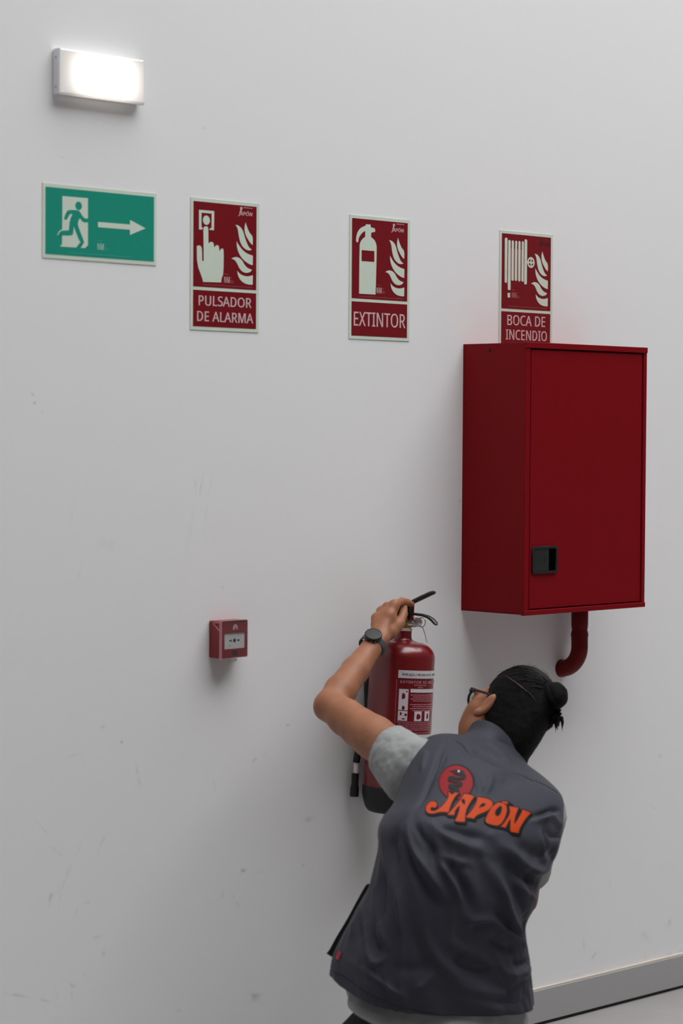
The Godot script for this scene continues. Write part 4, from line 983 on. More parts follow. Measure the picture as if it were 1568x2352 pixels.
	hb.lathe(PackedVector2Array([Vector2(0.0055, -0.004), Vector2(0.0064, 0.0), Vector2(0.0064, 0.024), Vector2(0.0055, 0.027)]), 20, Transform3D(Basis.IDENTITY, H * 0.097 + Vector3(0, 0.0895, 0)))
	obj("hose_ferrule", hb.mesh(), mat(Color(0.86, 0.83, 0.82), 0.4), t)
	var nz := MB.new()
	nz.lathe(PackedVector2Array([Vector2(0.0060, 0.0565), Vector2(0.0088, 0.0555), Vector2(0.0085, 0.030), Vector2(0.0104, 0.020), Vector2(0.0108, 0.002), Vector2(0.0100, 0.0), Vector2(0.007, 0.0), Vector2(0.006, 0.02)]), 22, Transform3D(Basis.IDENTITY, H * 0.098 + Vector3(0, 0.033, 0)))
	obj("nozzle", nz.mesh(), bm, t)

func thing_part(called: String, parent: Node) -> MeshInstance3D:
	var o := MeshInstance3D.new()
	o.name = called
	parent.add_child(o, true)
	return o

# ---------- the man ----------
class Field:
	# a sampled distance field: rounded bones and ellipsoids joined with a smooth minimum, meshed as surface nets
	var o: Vector3
	var h: float
	var nx: int
	var ny: int
	var nz: int
	var d := PackedFloat32Array()
	func _init(lo: Vector3, hi: Vector3, cell: float) -> void:
		o = lo
		h = cell
		nx = int(ceil((hi.x - lo.x) / h)) + 1
		ny = int(ceil((hi.y - lo.y) / h)) + 1
		nz = int(ceil((hi.z - lo.z) / h)) + 1
		d.resize(nx * ny * nz)
		d.fill(0.25)
	func span(lo: Vector3, hi: Vector3) -> Array:
		var a := ((lo - o) / h).floor()
		var b := ((hi - o) / h).ceil()
		return [clampi(int(a.x), 0, nx), clampi(int(b.x) + 1, 0, nx), clampi(int(a.y), 0, ny), clampi(int(b.y) + 1, 0, ny), clampi(int(a.z), 0, nz), clampi(int(b.z) + 1, 0, nz)]
	func bone(a: Vector3, ra: float, b: Vector3, rb: float, k: float, flat := 1.0, fdir := Vector3.ZERO) -> void:
		# flat < 1 squeezes the section along fdir
		var pad := maxf(ra, rb) + k + 2.5 * h
		var s := span(a.min(b) - Vector3(pad, pad, pad), a.max(b) + Vector3(pad, pad, pad))
		var ab := b - a
		var L2 := maxf(ab.length_squared(), 1e-12)
		var inv := 1.0 / flat - 1.0
		for z in range(s[4], s[5]):
			for y in range(s[2], s[3]):
				var i: int = (z * ny + y) * nx + s[0]
				var p := o + Vector3(s[0], y, z) * h
				for x in range(s[0], s[1]):
					var ap := p - a
					var t := clampf(ap.dot(ab) / L2, 0.0, 1.0)
					var q := ap - ab * t
					if flat != 1.0:
						q += fdir * (q.dot(fdir) * inv)
					var v := q.length() - lerpf(ra, rb, t)
					var e := d[i]
					var g := k - absf(e - v)
					d[i] = minf(e, v) - (g * g / (4.0 * k) if g > 0.0 else 0.0)
					p.x += h
					i += 1
	func ball(c: Vector3, r: Vector3, t: Basis, k: float, cut := false) -> void:
		var pad := maxf(r.x, maxf(r.y, r.z)) + k + 2.5 * h
		var s := span(c - Vector3(pad, pad, pad), c + Vector3(pad, pad, pad))
		var ti := t.inverse()
		for z in range(s[4], s[5]):
			for y in range(s[2], s[3]):
				var i: int = (z * ny + y) * nx + s[0]
				for x in range(s[0], s[1]):
					var q := ti * (o + Vector3(x, y, z) * h - c)
					var q1 := q / r
					var k0 := q1.length()
					var v := k0 * (k0 - 1.0) / maxf((q1 / r).length(), 1e-6)
					var e := d[i]
					if cut:
						var g2 := k - absf(e + v)
						d[i] = maxf(e, -v) + (g2 * g2 / (4.0 * k) if g2 > 0.0 else 0.0)
					else:
						var g := k - absf(e - v)
						d[i] = minf(e, v) - (g * g / (4.0 * k) if g > 0.0 else 0.0)
					i += 1
	func cut_plane(c: Vector3, n: Vector3, k := 0.004) -> void:
		# keeps the side that n points away from
		for z in nz:
			for y in ny:
				var i := (z * ny + y) * nx
				for x in nx:
					var v := (o + Vector3(x, y, z) * h - c).dot(n)
					var e := d[i]
					var g := k - absf(e - v)
					d[i] = maxf(e, v) + (g * g / (4.0 * k) if g > 0.0 else 0.0)
					i += 1
	func rough(nz_: FastNoiseLite, amp: float, stretch: Basis) -> void:
		for z in nz:
			for y in ny:
				var i := (z * ny + y) * nx
				for x in nx:
					if absf(d[i]) < 4.0 * h:
						d[i] += nz_.get_noise_3dv(stretch * (o + Vector3(x, y, z) * h)) * amp
					i += 1
	func net(b: MB) -> void:
		var cell := {}
		var sy := nx
		var sz := nx * ny
		var base := b.v.size()
		var off := [0, 1, sy, sy + 1, sz, sz + 1, sz + sy, sz + sy + 1]
		var ed := [[0, 1], [2, 3], [4, 5], [6, 7], [0, 2], [1, 3], [4, 6], [5, 7], [0, 4], [1, 5], [2, 6], [3, 7]]
		var cp := [Vector3(0, 0, 0), Vector3(1, 0, 0), Vector3(0, 1, 0), Vector3(1, 1, 0), Vector3(0, 0, 1), Vector3(1, 0, 1), Vector3(0, 1, 1), Vector3(1, 1, 1)]
		for z in nz - 1:
			for y in ny - 1:
				var i := z * sz + y * sy
				for x in nx - 1:
					var v0 := d[i]
					if absf(v0) > 2.5 * h:
						i += 1
						continue
					var m := 0
					for c in 8:
						if d[i + off[c]] < 0.0:
							m += 1
					if m > 0 and m < 8:
						var sum := Vector3.ZERO
						var cnt := 0
						for e in ed:
							var a: float = d[i + off[e[0]]]
							var c2: float = d[i + off[e[1]]]
							if (a < 0.0) != (c2 < 0.0):
								sum += cp[e[0]].lerp(cp[e[1]], a / (a - c2))
								cnt += 1
						var q := sum / cnt
						var gx := (d[i + 1] - v0) * (1 - q.y) * (1 - q.z) + (d[i + sy + 1] - d[i + sy]) * q.y * (1 - q.z) + (d[i + sz + 1] - d[i + sz]) * (1 - q.y) * q.z + (d[i + sz + sy + 1] - d[i + sz + sy]) * q.y * q.z
						var gy := (d[i + sy] - v0) * (1 - q.x) * (1 - q.z) + (d[i + sy + 1] - d[i + 1]) * q.x * (1 - q.z) + (d[i + sz + sy] - d[i + sz]) * (1 - q.x) * q.z + (d[i + sz + sy + 1] - d[i + sz + 1]) * q.x * q.z
						var gz := (d[i + sz] - v0) * (1 - q.x) * (1 - q.y) + (d[i + sz + 1] - d[i + 1]) * q.x * (1 - q.y) + (d[i + sz + sy] - d[i + sy]) * (1 - q.x) * q.y + (d[i + sz + sy + 1] - d[i + sy + 1]) * q.x * q.y
						var pos := o + (Vector3(x, y, z) + q) * h
						cell[i] = b.p(pos, Vector3(gx, gy, gz).normalized(), Vector2(pos.x, pos.y))
					i += 1
		for i in cell:
			var v0 := d[i]
			for ax in 3:
				var s: int = [1, sy, sz][ax]
				var t1: int = [sy, sz, 1][ax]
				var t2: int = [sz, 1, sy][ax]
				if (v0 < 0.0) != (d[i + s] < 0.0):
					if cell.has(i - t1) and cell.has(i - t2) and cell.has(i - t1 - t2):
						b.quad(cell[i], cell[i - t1], cell[i - t1 - t2], cell[i - t2])
		# smooth the normals a little over the net
		var acc := PackedVector3Array()
		acc.resize(b.v.size())
		for k in range(0, b.ix.size(), 3):
			var a := b.ix[k]
			if a < base:
				continue
			var c := b.ix[k + 1]
			var e := b.ix[k + 2]
			var g := (b.v[e] - b.v[a]).cross(b.v[c] - b.v[a])
			acc[a] += g; acc[c] += g; acc[e] += g
		for k in range(base, b.v.size()):
			if acc[k].length() > 1e-12:
				b.n[k] = (acc[k].normalized() + b.n[k] * 0.5).normalized()

var WL := Vector3(3.4763, 1.0698, 0.1483)
var EL := Vector3(3.2599, 0.9342, 0.2070)
var SL := Vector3(3.2351, 0.8376, 0.4740)
var OLEC := Vector3(3.2555, 0.9257, 0.1960)
var SR := Vector3(3.5474, 0.7028, 0.5898)
var NECK := Vector3(3.4867, 0.8278, 0.5093)
var CHEST := Vector3(3.2376, 0.7135, 0.6454)
var PELV := Vector3(3.1497, 0.3202, 0.6490)
var HEADC := Vector3(3.5318, 0.9184, 0.5077)
var NAPE := Vector3(3.4958, 0.8293, 0.5324)
var BUNC := Vector3(3.5727, 0.9683, 0.6098)
var DOWNL := Vector3(0.0354, -0.9997, 0.0353)
var ER := Vector3(3.6525, 0.4773, 0.4438)
var RH := Vector3(3.7000, 0.7250, 0.1100)
var WR := Vector3(3.6869, 0.6569, 0.2017)
var HANDN := Vector3(-0.7542, 0.6507, 0.0877)
var HLO := Vector3(3.4183, 1.0215, 0.0228)
var HHI := Vector3(3.6559, 1.1856, 0.1873)
var WN := Vector3(-0.3899, 0.8111, 0.4361)
var WX := Vector3(0.8259, 0.5174, -0.2240)
var WC0 := Vector3(3.4534, 1.0572, 0.1529)
var WC1 := Vector3(3.4423, 1.0803, 0.1654)
var HB := Basis(Vector3(0.8784, -0.4765, -0.0367), Vector3(0.4762, 0.8661, 0.1521), Vector3(-0.0408, -0.1511, 0.9877))
var BUNB := Basis(Vector3(0.9284, 0.0000, -0.3717), Vector3(-0.1535, 0.9108, -0.3833), Vector3(0.3385, 0.4129, 0.8455))
var HIP := [Vector3(3.0628, 0.3102, 0.6256), Vector3(3.2366, 0.3102, 0.6724)]
var KNEE := [Vector3(3.1170, 0.0720, 0.3088), Vector3(3.3488, 0.0720, 0.3712)]
var ANK := [Vector3(3.0157, 0.0620, 0.6854), Vector3(3.2474, 0.0620, 0.7478)]
var TOE := [Vector3(2.9767, 0.0420, 0.8303), Vector3(3.2084, 0.0420, 0.8927)]
var MC := [Vector3(3.5421, 1.1472, 0.1397), Vector3(3.5367, 1.1402, 0.1206), Vector3(3.5263, 1.1298, 0.1106), Vector3(3.5108, 1.1150, 0.1100)]
var FG := [[Vector3(3.5421, 1.1472, 0.1397), Vector3(3.5742, 1.1536, 0.1318), Vector3(3.5960, 1.1504, 0.1283), Vector3(3.6090, 1.1447, 0.1303)], [Vector3(3.5367, 1.1402, 0.1206), Vector3(3.5766, 1.1453, 0.0965), Vector3(3.6024, 1.1345, 0.0733), Vector3(3.6239, 1.1222, 0.0600)], [Vector3(3.5263, 1.1298, 0.1106), Vector3(3.5646, 1.1359, 0.0850), Vector3(3.5926, 1.1250, 0.0639), Vector3(3.6142, 1.1139, 0.0549)], [Vector3(3.5108, 1.1150, 0.1100), Vector3(3.5454, 1.1198, 0.0806), Vector3(3.5747, 1.1089, 0.0610), Vector3(3.5963, 1.0980, 0.0548)]]
var TH := [Vector3(3.5148, 1.0843, 0.1508), Vector3(3.5413, 1.1037, 0.1551), Vector3(3.5664, 1.1246, 0.1438), Vector3(3.5826, 1.1376, 0.1311)]
var EARX := 0.0745
var GY := 0.003
var GZ := 0.090
var WR1 := 0.0235
var WR2 := 0.0300
var WBTN := [2.51, 2.95]
var PART := [Vector3(3.5119, 1.0097, 0.5084), Vector3(3.5062, 1.0066, 0.5278), Vector3(3.5028, 1.0005, 0.5463), Vector3(3.5022, 0.9921, 0.5636), Vector3(3.5046, 0.9833, 0.5783), Vector3(3.5088, 0.9743, 0.5901), Vector3(3.5161, 0.9573, 0.6032)]
var SLV_L := [
	[Vector3(3.2576, 0.7986, 0.5540), Vector3(-0.0022, 0.0659, 0.0236), Vector3(0.0647, 0.0000, 0.0060)],
	[Vector3(3.2376, 0.8119, 0.5007), Vector3(-0.0025, 0.0753, 0.0270), Vector3(0.0697, 0.0000, 0.0065)],
	[Vector3(3.2363, 0.8284, 0.4606), Vector3(-0.0023, 0.0677, 0.0243), Vector3(0.0637, 0.0000, 0.0059)],
	[Vector3(3.2400, 0.8489, 0.4206), Vector3(-0.0020, 0.0602, 0.0216), Vector3(0.0587, 0.0000, 0.0055)],
	[Vector3(3.2406, 0.8530, 0.4147), Vector3(-0.0019, 0.0583, 0.0209), Vector3(0.0573, 0.0000, 0.0053)],
	[Vector3(3.2407, 0.8534, 0.4136), Vector3(-0.0019, 0.0569, 0.0204), Vector3(0.0558, 0.0000, 0.0052)],
	[Vector3(3.2406, 0.8530, 0.4147), Vector3(-0.0018, 0.0546, 0.0196), Vector3(0.0543, 0.0000, 0.0050)],
	[Vector3(3.2388, 0.8521, 0.4339), Vector3(-0.0017, 0.0508, 0.0182), Vector3(0.0508, 0.0000, 0.0047)]]
var SLV_R := [
	[Vector3(3.5231, 0.7528, 0.5576), Vector3(0.0375, -0.0038, 0.0328), Vector3(-0.0287, -0.0322, 0.0291)],
	[Vector3(3.5346, 0.7293, 0.5844), Vector3(0.0473, -0.0048, 0.0414), Vector3(-0.0353, -0.0396, 0.0358)],
	[Vector3(3.5516, 0.6938, 0.5840), Vector3(0.0454, -0.0046, 0.0397), Vector3(-0.0334, -0.0375, 0.0338)],
	[Vector3(3.5789, 0.6351, 0.5460), Vector3(0.0413, -0.0042, 0.0361), Vector3(-0.0303, -0.0341, 0.0307)],
	[Vector3(3.6167, 0.5540, 0.4934), Vector3(0.0405, -0.0041, 0.0355), Vector3(-0.0298, -0.0334, 0.0302)],
	[Vector3(3.6188, 0.5495, 0.4905), Vector3(0.0394, -0.0040, 0.0345), Vector3(-0.0290, -0.0325, 0.0293)],
	[Vector3(3.6167, 0.5540, 0.4934), Vector3(0.0375, -0.0038, 0.0328), Vector3(-0.0276, -0.0310, 0.0279)],
	[Vector3(3.5999, 0.5900, 0.5168), Vector3(0.0353, -0.0036, 0.0309), Vector3(-0.0259, -0.0291, 0.0263)]]
var SHIRT := [
	[Vector3(3.1637, 0.4215, 0.6371), Vector3(0.1839, -0.0191, 0.0495), Vector3(0.0341, 0.0131, -0.1268)],
	[Vector3(3.1594, 0.3641, 0.6425), Vector3(0.1935, -0.0244, 0.0521), Vector3(0.0353, 0.0190, -0.1310)],
	[Vector3(3.1535, 0.3413, 0.6448), Vector3(0.2018, -0.0284, 0.0543), Vector3(0.0359, 0.0221, -0.1335)],
	[Vector3(3.1511, 0.3223, 0.6503), Vector3(0.1989, -0.0302, 0.0535), Vector3(0.0359, 0.0235, -0.1333)],
	[Vector3(3.1558, 0.3060, 0.6557), Vector3(0.1865, -0.0321, 0.0502), Vector3(0.0346, 0.0226, -0.1285)],
	[Vector3(3.1558, 0.3077, 0.6557), Vector3(0.1843, -0.0332, 0.0496), Vector3(0.0333, 0.0218, -0.1238)],
	[Vector3(3.1596, 0.3336, 0.6512), Vector3(0.1779, -0.0310, 0.0479), Vector3(0.0313, 0.0193, -0.1163)]]
var FLAP := [
	[Vector3(3.0769, 0.5927, 0.5212), Vector3(0.0049, -0.0018, 0.0050), Vector3(0.0021, -0.0001, -0.0021)],
	[Vector3(3.0738, 0.5843, 0.5185), Vector3(0.0065, -0.0046, 0.0067), Vector3(0.0021, -0.0001, -0.0021)],
	[Vector3(3.0630, 0.5528, 0.5092), Vector3(0.0081, -0.0064, 0.0084), Vector3(0.0021, -0.0001, -0.0021)],
	[Vector3(3.0475, 0.5109, 0.4956), Vector3(0.0090, -0.0073, 0.0094), Vector3(0.0021, -0.0001, -0.0021)],
	[Vector3(3.0310, 0.4737, 0.4809), Vector3(0.0090, -0.0073, 0.0094), Vector3(0.0021, -0.0001, -0.0021)],
	[Vector3(3.0210, 0.4477, 0.4722), Vector3(0.0094, -0.0073, 0.0097), Vector3(0.0021, -0.0001, -0.0021)],
	[Vector3(3.0166, 0.4394, 0.4682), Vector3(0.0097, -0.0073, 0.0100), Vector3(0.0021, -0.0001, -0.0021)],
	[Vector3(3.0169, 0.4370, 0.4686), Vector3(0.0081, -0.0069, 0.0084), Vector3(0.0021, -0.0001, -0.0021)]]

func catmull(a: Array, v: float) -> Variant:
	var k := a.size()
	var i := clampi(int(floor(v)), 0, k - 2)
	var t := v - i
	var p0 = a[maxi(i - 1, 0)]
	var p1 = a[i]
	var p2 = a[i + 1]
	var p3 = a[mini(i + 2, k - 1)]
	return (p1 * 2.0 + (p2 - p0) * t + (p0 * 2.0 - p1 * 5.0 + p2 * 4.0 - p3) * (t * t) + (p1 * 3.0 - p0 - p2 * 3.0 + p3) * (t * t * t)) * 0.5

func spow(c: float, n: float) -> float:
	return signf(c) * pow(absf(c), 2.0 / n)

const NU := 240
const NV := 180
var vest_p := PackedVector3Array()
var vest_n := PackedVector3Array()

func grid_normals(g: PackedVector3Array, nu: int, nv: int) -> PackedVector3Array:
	var o := PackedVector3Array()
	o.resize(g.size())
	for j in nv + 1:
		for i in nu:
			var a := g[j * nu + (i + 1) % nu] - g[j * nu + (i + nu - 1) % nu]
			var b := g[mini(j + 1, nv) * nu + i] - g[maxi(j - 1, 0) * nu + i]
			o[j * nu + i] = b.cross(a).normalized()
	return o

func make_vest_grid() -> void:
	var top := VC.size() - 1
	vest_p.resize(NU * (NV + 1))
	for j in NV + 1:
		var v := float(j) / NV * top
		var C: Vector3 = catmull(VC, v)
		var A: Vector3 = catmull(VA, v)
		var B: Vector3 = catmull(VB, v)
		var n: float = catmull(VE, v)
		for i in NU:
			var a := TAU * i / NU
			vest_p[j * NU + i] = C + A * spow(cos(a), n) + B * spow(sin(a), n)
	vest_n = grid_normals(vest_p, NU, NV)
	# the normals must point out of the cloth
	if vest_n[(NV / 2) * NU].dot(VA[8]) < 0.0:
		for i in vest_n.size():
			vest_n[i] = -vest_n[i]
	# folds
	var disp := PackedFloat32Array()
	disp.resize(vest_p.size())
	var MX := 190.0
	var MY := 40.0
	for f in FOLDS:
		var amp: float = f[0] * 0.001 * 2.5
		var w: float = f[1] * 0.66
		var pts := []
		var lo := Vector2(1e9, 1e9)
		var hi := -lo
		var smooth := Curve2D.new()
		for k in f[2].size():
			var q: Vector2 = f[2][k] * Vector2(MX, MY)
			var prev: Vector2 = f[2][maxi(k - 1, 0)] * Vector2(MX, MY)
			var nxt: Vector2 = f[2][mini(k + 1, f[2].size() - 1)] * Vector2(MX, MY)
			smooth.add_point(q, (prev - nxt) * 0.16, (nxt - prev) * 0.16)
		for q in smooth.tessellate(3, 3):
			pts.append(q)
			lo = lo.min(q)
			hi = hi.max(q)
		var total := 0.0
		for k in pts.size() - 1:
			total += pts[k].distance_to(pts[k + 1])
		lo -= Vector2(w, w) * 2.4
		hi += Vector2(w, w) * 2.4
		for j in range(maxi(0, int(lo.y / MY / top * NV)), mini(NV, int(hi.y / MY / top * NV) + 1) + 1):
			for i in range(maxi(0, int(lo.x / MX / TAU * NU)), mini(NU - 1, int(hi.x / MX / TAU * NU) + 1) + 1):
				var q := Vector2(TAU * i / NU * MX, float(j) / NV * top * MY)
				var best := 1e9
				var at := 0.0
				var run := 0.0
				for k in pts.size() - 1:
					var a: Vector2 = pts[k]
					var ab: Vector2 = pts[k + 1] - a
					var l := ab.length()
					var t := clampf((q - a).dot(ab) / maxf(l * l, 1e-9), 0.0, 1.0)
					var dd := q.distance_squared_to(a + ab * t)
					if dd < best:
						best = dd
						at = run + l * t
					run += l
				var e := at / maxf(total, 1e-6)
				var taper := smoothstep(0.0, 0.3, e) * smoothstep(0.0, 0.3, 1.0 - e) * 0.75 + 0.25
				disp[j * NU + i] += amp * exp(-best / (w * w)) * taper
	var ns := noise(0.010, 21, 2)
	for j in NV + 1:
		for i in NU:
			var k := j * NU + i
			var q := vest_p[k]
			# soft diagonal drag lines in the cloth
			var cx := TAU * i / NU * MX
			var cy := float(j) / NV * top * MY
			var ph := float(i) / NU
			var s := ns.get_noise_2d((cx * 0.50 - cy * 0.86) * 0.30, (cx * 0.86 + cy * 0.50) * 1.25)
			s = (0.24 - absf(s)) * smoothstep(0.02, 0.1, ph) * smoothstep(0.0, 0.05, 1.0 - ph)
			vest_p[k] = q + vest_n[k] * (disp[k] + s * 0.007 * smoothstep(10.5, 7.5, float(j) / NV * top))
	vest_n = grid_normals(vest_p, NU, NV)
	if vest_n[(NV / 2) * NU].dot(VA[8]) < 0.0:
		for i in vest_n.size():
			vest_n[i] = -vest_n[i]

func vest_at(turn: float, v: float, lift: float) -> Array:
	var x := turn / TAU * NU
	var y := clampf(v / (VC.size() - 1) * NV, 0.0, NV - 0.001)
	var i := int(x)
	var j := int(y)
	var fx := x - i
	var fy := y - j
	var a := j * NU + i % NU
	var b := j * NU + (i + 1) % NU
	var p := vest_p[a].lerp(vest_p[b], fx).lerp(vest_p[a + NU].lerp(vest_p[b + NU], fx), fy)
	var n := vest_n[a].lerp(vest_n[b], fx).lerp(vest_n[a + NU].lerp(vest_n[b + NU], fx), fy).normalized()
	return [p + n * lift, n]

# a printed shape on the cloth; outline points in (turn, height)
const PX := 190.0
const PY := 46.0
func print_mesh(polys: Array, lift: float) -> ArrayMesh:
	var b := MB.new()
	for poly in polys:
		var t := Geometry2D.triangulate_polygon(poly)
		var stack := []
		for i in range(0, t.size(), 3):
			stack.append([poly[t[i]], poly[t[i + 1]], poly[t[i + 2]]])
		while not stack.is_empty():
			var q: Array = stack.pop_back()
			var l := [q[0].distance_to(q[1]), q[1].distance_to(q[2]), q[2].distance_to(q[0])]
			var k := 0
			if l[1] > l[k]: k = 1
			if l[2] > l[k]: k = 2
			if l[k] > 5.0:
				var m: Vector2 = (q[k] + q[(k + 1) % 3]) * 0.5
				stack.append([q[k], m, q[(k + 2) % 3]])
				stack.append([m, q[(k + 1) % 3], q[(k + 2) % 3]])
			else:
				var id := []
				for e in q:
					var r := vest_at(e.x / PX, e.y / PY, lift)
					id.append(b.p(r[0], r[1]))
				b.tri(id[0], id[1], id[2])
	return b.mesh()

func in_print(poly: PackedVector2Array, smooth_it := true) -> PackedVector2Array:
	var o := PackedVector2Array()
	for q in poly:
		o.append(q * Vector2(PX, PY))
	return soft(o, 0.45) if smooth_it else o

func grown(poly: PackedVector2Array, mm: float, shift: Vector2) -> Array:
	var o := []
	for q in Geometry2D.offset_polygon(poly, mm, Geometry2D.JOIN_ROUND):
		var s := PackedVector2Array()
		for a in q:
			s.append(a + shift)
		o.append(s)
	return o

func loft(rings: Array, nu: int, sub: int, nz: FastNoiseLite = null, amp := 0.0, cap_start := false, cap_end := false) -> ArrayMesh:
	# rings: [centre, half axis, half axis]
	var cs := []
	var as_ := []
	var bs := []
	for r in rings:
		cs.append(r[0]); as_.append(r[1]); bs.append(r[2])
	var nv := (rings.size() - 1) * sub
	var g := PackedVector3Array()
	for j in nv + 1:
		var v := float(j) / sub
		var C: Vector3 = catmull(cs, v)
		var A: Vector3 = catmull(as_, v)
		var B: Vector3 = catmull(bs, v)
		for i in nu:
			var a := TAU * i / nu
			var d := A * cos(a) + B * sin(a)
			var q := C + d
			if nz:
				q += d.normalized() * nz.get_noise_3dv(q) * amp
			g.append(q)
	var n := grid_normals(g, nu, nv)
	if n[(nv / 2) * nu].dot(as_[as_.size() / 2]) < 0.0:
		for i in n.size():
			n[i] = -n[i]
	var b := MB.new()
	for i in g.size():
		b.p(g[i], n[i], Vector2(float(i % nu) / nu, float(i / nu) / nv))
	for j in nv:
		for i in nu:
			b.quad(j * nu + i, j * nu + (i + 1) % nu, (j + 1) * nu + (i + 1) % nu, (j + 1) * nu + i)
	for e in [[cap_start, 0], [cap_end, nv]]:
		if e[0]:
			var c := Vector3.ZERO
			for i in nu:
				c += g[e[1] * nu + i] / nu
			var dir: Vector3 = (cs[0] - cs[1]) if e[1] == 0 else (cs[-1] - cs[-2])
			var k := b.p(c, dir.normalized())
			for i in nu:
				b.tri(k, b.p(g[e[1] * nu + i], dir.normalized()), b.p(g[e[1] * nu + (i + 1) % nu], dir.normalized()))
	return b.mesh()

func cloth(c: Color, rough: float, rim: float, scale: float, relief: float, sd: int) -> StandardMaterial3D:
	var m := mat(c, rough, 0.0, 0.25)
	m.rim_enabled = true
	m.rim = rim
	m.rim_tint = 0.5
	m.heightmap_enabled = true
	m.heightmap_texture = bump(0.25, sd, 128)
	m.heightmap_scale = relief
	m.uv1_triplanar = true
	m.uv1_world_triplanar = true
	m.uv1_scale = Vector3(scale, scale, scale)
	return m

func finger(f: Field, p: Array, r: Array) -> void:
	for i in p.size() - 1:
		f.bone(p[i], r[i], p[i + 1], r[i + 1], 0.0025)

func person() -> void:
	var t := thing("person", "kneeling man in grey work vest, dark hair in a bun, left hand gripping the extinguisher", "person", Vector3(0, 0, 0))
	# ----- skin -----
	var skin := mat(Color(0.635, 0.43, 0.318), 0.5, 0.0, 0.4)
	skin.subsurf_scatter_enabled = true
	skin.subsurf_scatter_strength = 0.12
	var nt := NoiseTexture2D.new()
	nt.width = 256; nt.height = 256; nt.seamless = true
	nt.noise = noise(0.02, 8, 4)
	var gr := Gradient.new()
	gr.colors = PackedColorArray([Color(0.88, 0.85, 0.83), Color(1, 1, 1)])
	nt.color_ramp = gr
	skin.albedo_texture = nt
	skin.uv1_triplanar = true
	skin.uv1_scale = Vector3(4, 4, 4)
	var b := MB.new()
	# trunk and hidden limbs
	var f := Field.new(Vector3(2.85, 0.02, 0.12), Vector3(3.75, 1.0, 1.15), 0.014)
	f.bone(PELV, 0.075, CHEST, 0.080, 0.03)
	f.bone(CHEST, 0.082, NECK, 0.045, 0.03)
	f.bone(NECK, 0.055, HEADC, 0.052, 0.03)
	f.bone(SL + (NECK - SL) * 0.5, 0.042, SL, 0.046, 0.03)
	f.bone(SR + (NECK - SR) * 0.5, 0.034, SR, 0.038, 0.02)
	f.bone(SL, 0.052, SL.lerp(EL, 0.45), 0.047, 0.02)
	f.bone(SR, 0.041, SR.lerp(ER, 0.4), 0.044, 0.01)
	f.bone(SR.lerp(ER, 0.4), 0.044, ER, 0.038, 0.01)
	f.bone(ER, 0.039, ER.lerp(WR, 0.3), 0.038, 0.015)
	f.bone(ER.lerp(WR, 0.3), 0.038, WR, 0.026, 0.015)
	for s in 2:
		f.bone(HIP[s], 0.082, KNEE[s], 0.056, 0.03)
		f.bone(KNEE[s], 0.052, ANK[s], 0.034, 0.02)
		f.bone(ANK[s], 0.032, TOE[s], 0.022, 0.02)
	f.net(b)
	# left arm, finer
	var a := Field.new(EL.min(WL).min(SL) - Vector3(0.07, 0.07, 0.07), EL.max(WL).max(SL) + Vector3(0.07, 0.07, 0.07), 0.0055)
	var up := SL.lerp(EL, 0.42)
	a.bone(SL, 0.050, up, 0.0478, 0.010)
	a.bone(up, 0.0478, SL.lerp(EL, 0.78), 0.0410, 0.010)
	a.bone(SL.lerp(EL, 0.78), 0.0410, EL, 0.0345, 0.010)
	a.bone(SL.lerp(EL, 0.15) + Vector3(0, -0.006, 0.004), 0.0445, SL.lerp(EL, 0.62) + Vector3(0, -0.005, 0.003), 0.0415, 0.010)
	a.ball(OLEC, Vector3(0.019, 0.018, 0.018), Basis.IDENTITY, 0.016)
	a.bone(EL, 0.0340, EL.lerp(WL, 0.22), 0.0362, 0.012)
	a.bone(EL.lerp(WL, 0.22), 0.0362, EL.lerp(WL, 0.52), 0.0318, 0.010)
	a.bone(EL.lerp(WL, 0.52), 0.0318, EL.lerp(WL, 0.86), 0.0252, 0.010)
	a.bone(EL.lerp(WL, 0.86), 0.0250, WL, 0.0250, 0.010, 0.85, HANDN)
	a.net(b)
	# left hand, finest
	var g := Field.new(HLO, HHI, 0.0024)
	g.bone(EL.lerp(WL, 0.88), 0.0252, WL, 0.0255, 0.006, 0.82, HANDN)
	g.bone(WL, 0.0250, WL.lerp(MC[1], 0.45), 0.022, 0.012, 0.72, HANDN)
	for k in 4:
		g.bone(WL.lerp(MC[k], 0.25), 0.0145, MC[k], 0.0112, 0.008)
		g.ball(MC[k] + HANDN * 0.003, Vector3(0.0110, 0.0110, 0.0110), Basis.IDENTITY, 0.006)
	g.bone(MC[0].lerp(WL, 0.3), 0.0125, MC[3].lerp(WL, 0.3), 0.0115, 0.012)
	g.bone(MC[0].lerp(WL, 0.08), 0.0105, MC[3].lerp(WL, 0.08), 0.0095, 0.010)
	for k in 4:
		finger(g, FG[k], [0.0102 - 0.0006 * k, 0.0092 - 0.0005 * k, 0.0084 - 0.0005 * k, 0.0072 - 0.0004 * k])
	g.bone(WL.lerp(TH[0], 0.4), 0.0175, TH[0], 0.0165, 0.010)
	g.bone(TH[0], 0.0160, TH[1], 0.0125, 0.008)
	g.bone(MC[0].lerp(WL, 0.35), 0.011, TH[1].lerp(TH[0], 0.3), 0.0105, 0.012)
	g.bone(TH[1], 0.0118, TH[2], 0.0102, 0.004)
	g.bone(TH[2], 0.0102, TH[3], 0.0080, 0.003)
	g.net(b)
	# right hand, steadying the extinguisher on its far side
	var g2 := Field.new(WR - Vector3(0.12, 0.12, 0.13), WR + Vector3(0.12, 0.12, 0.08), 0.0035)
	g2.bone(ER.lerp(WR, 0.88), 0.027, WR, 0.026, 0.006)
	var rd := (RH - WR).normalized()
	var rn := rd.cross(Vector3.UP).normalized()
	var ru := rn.cross(rd).normalized()
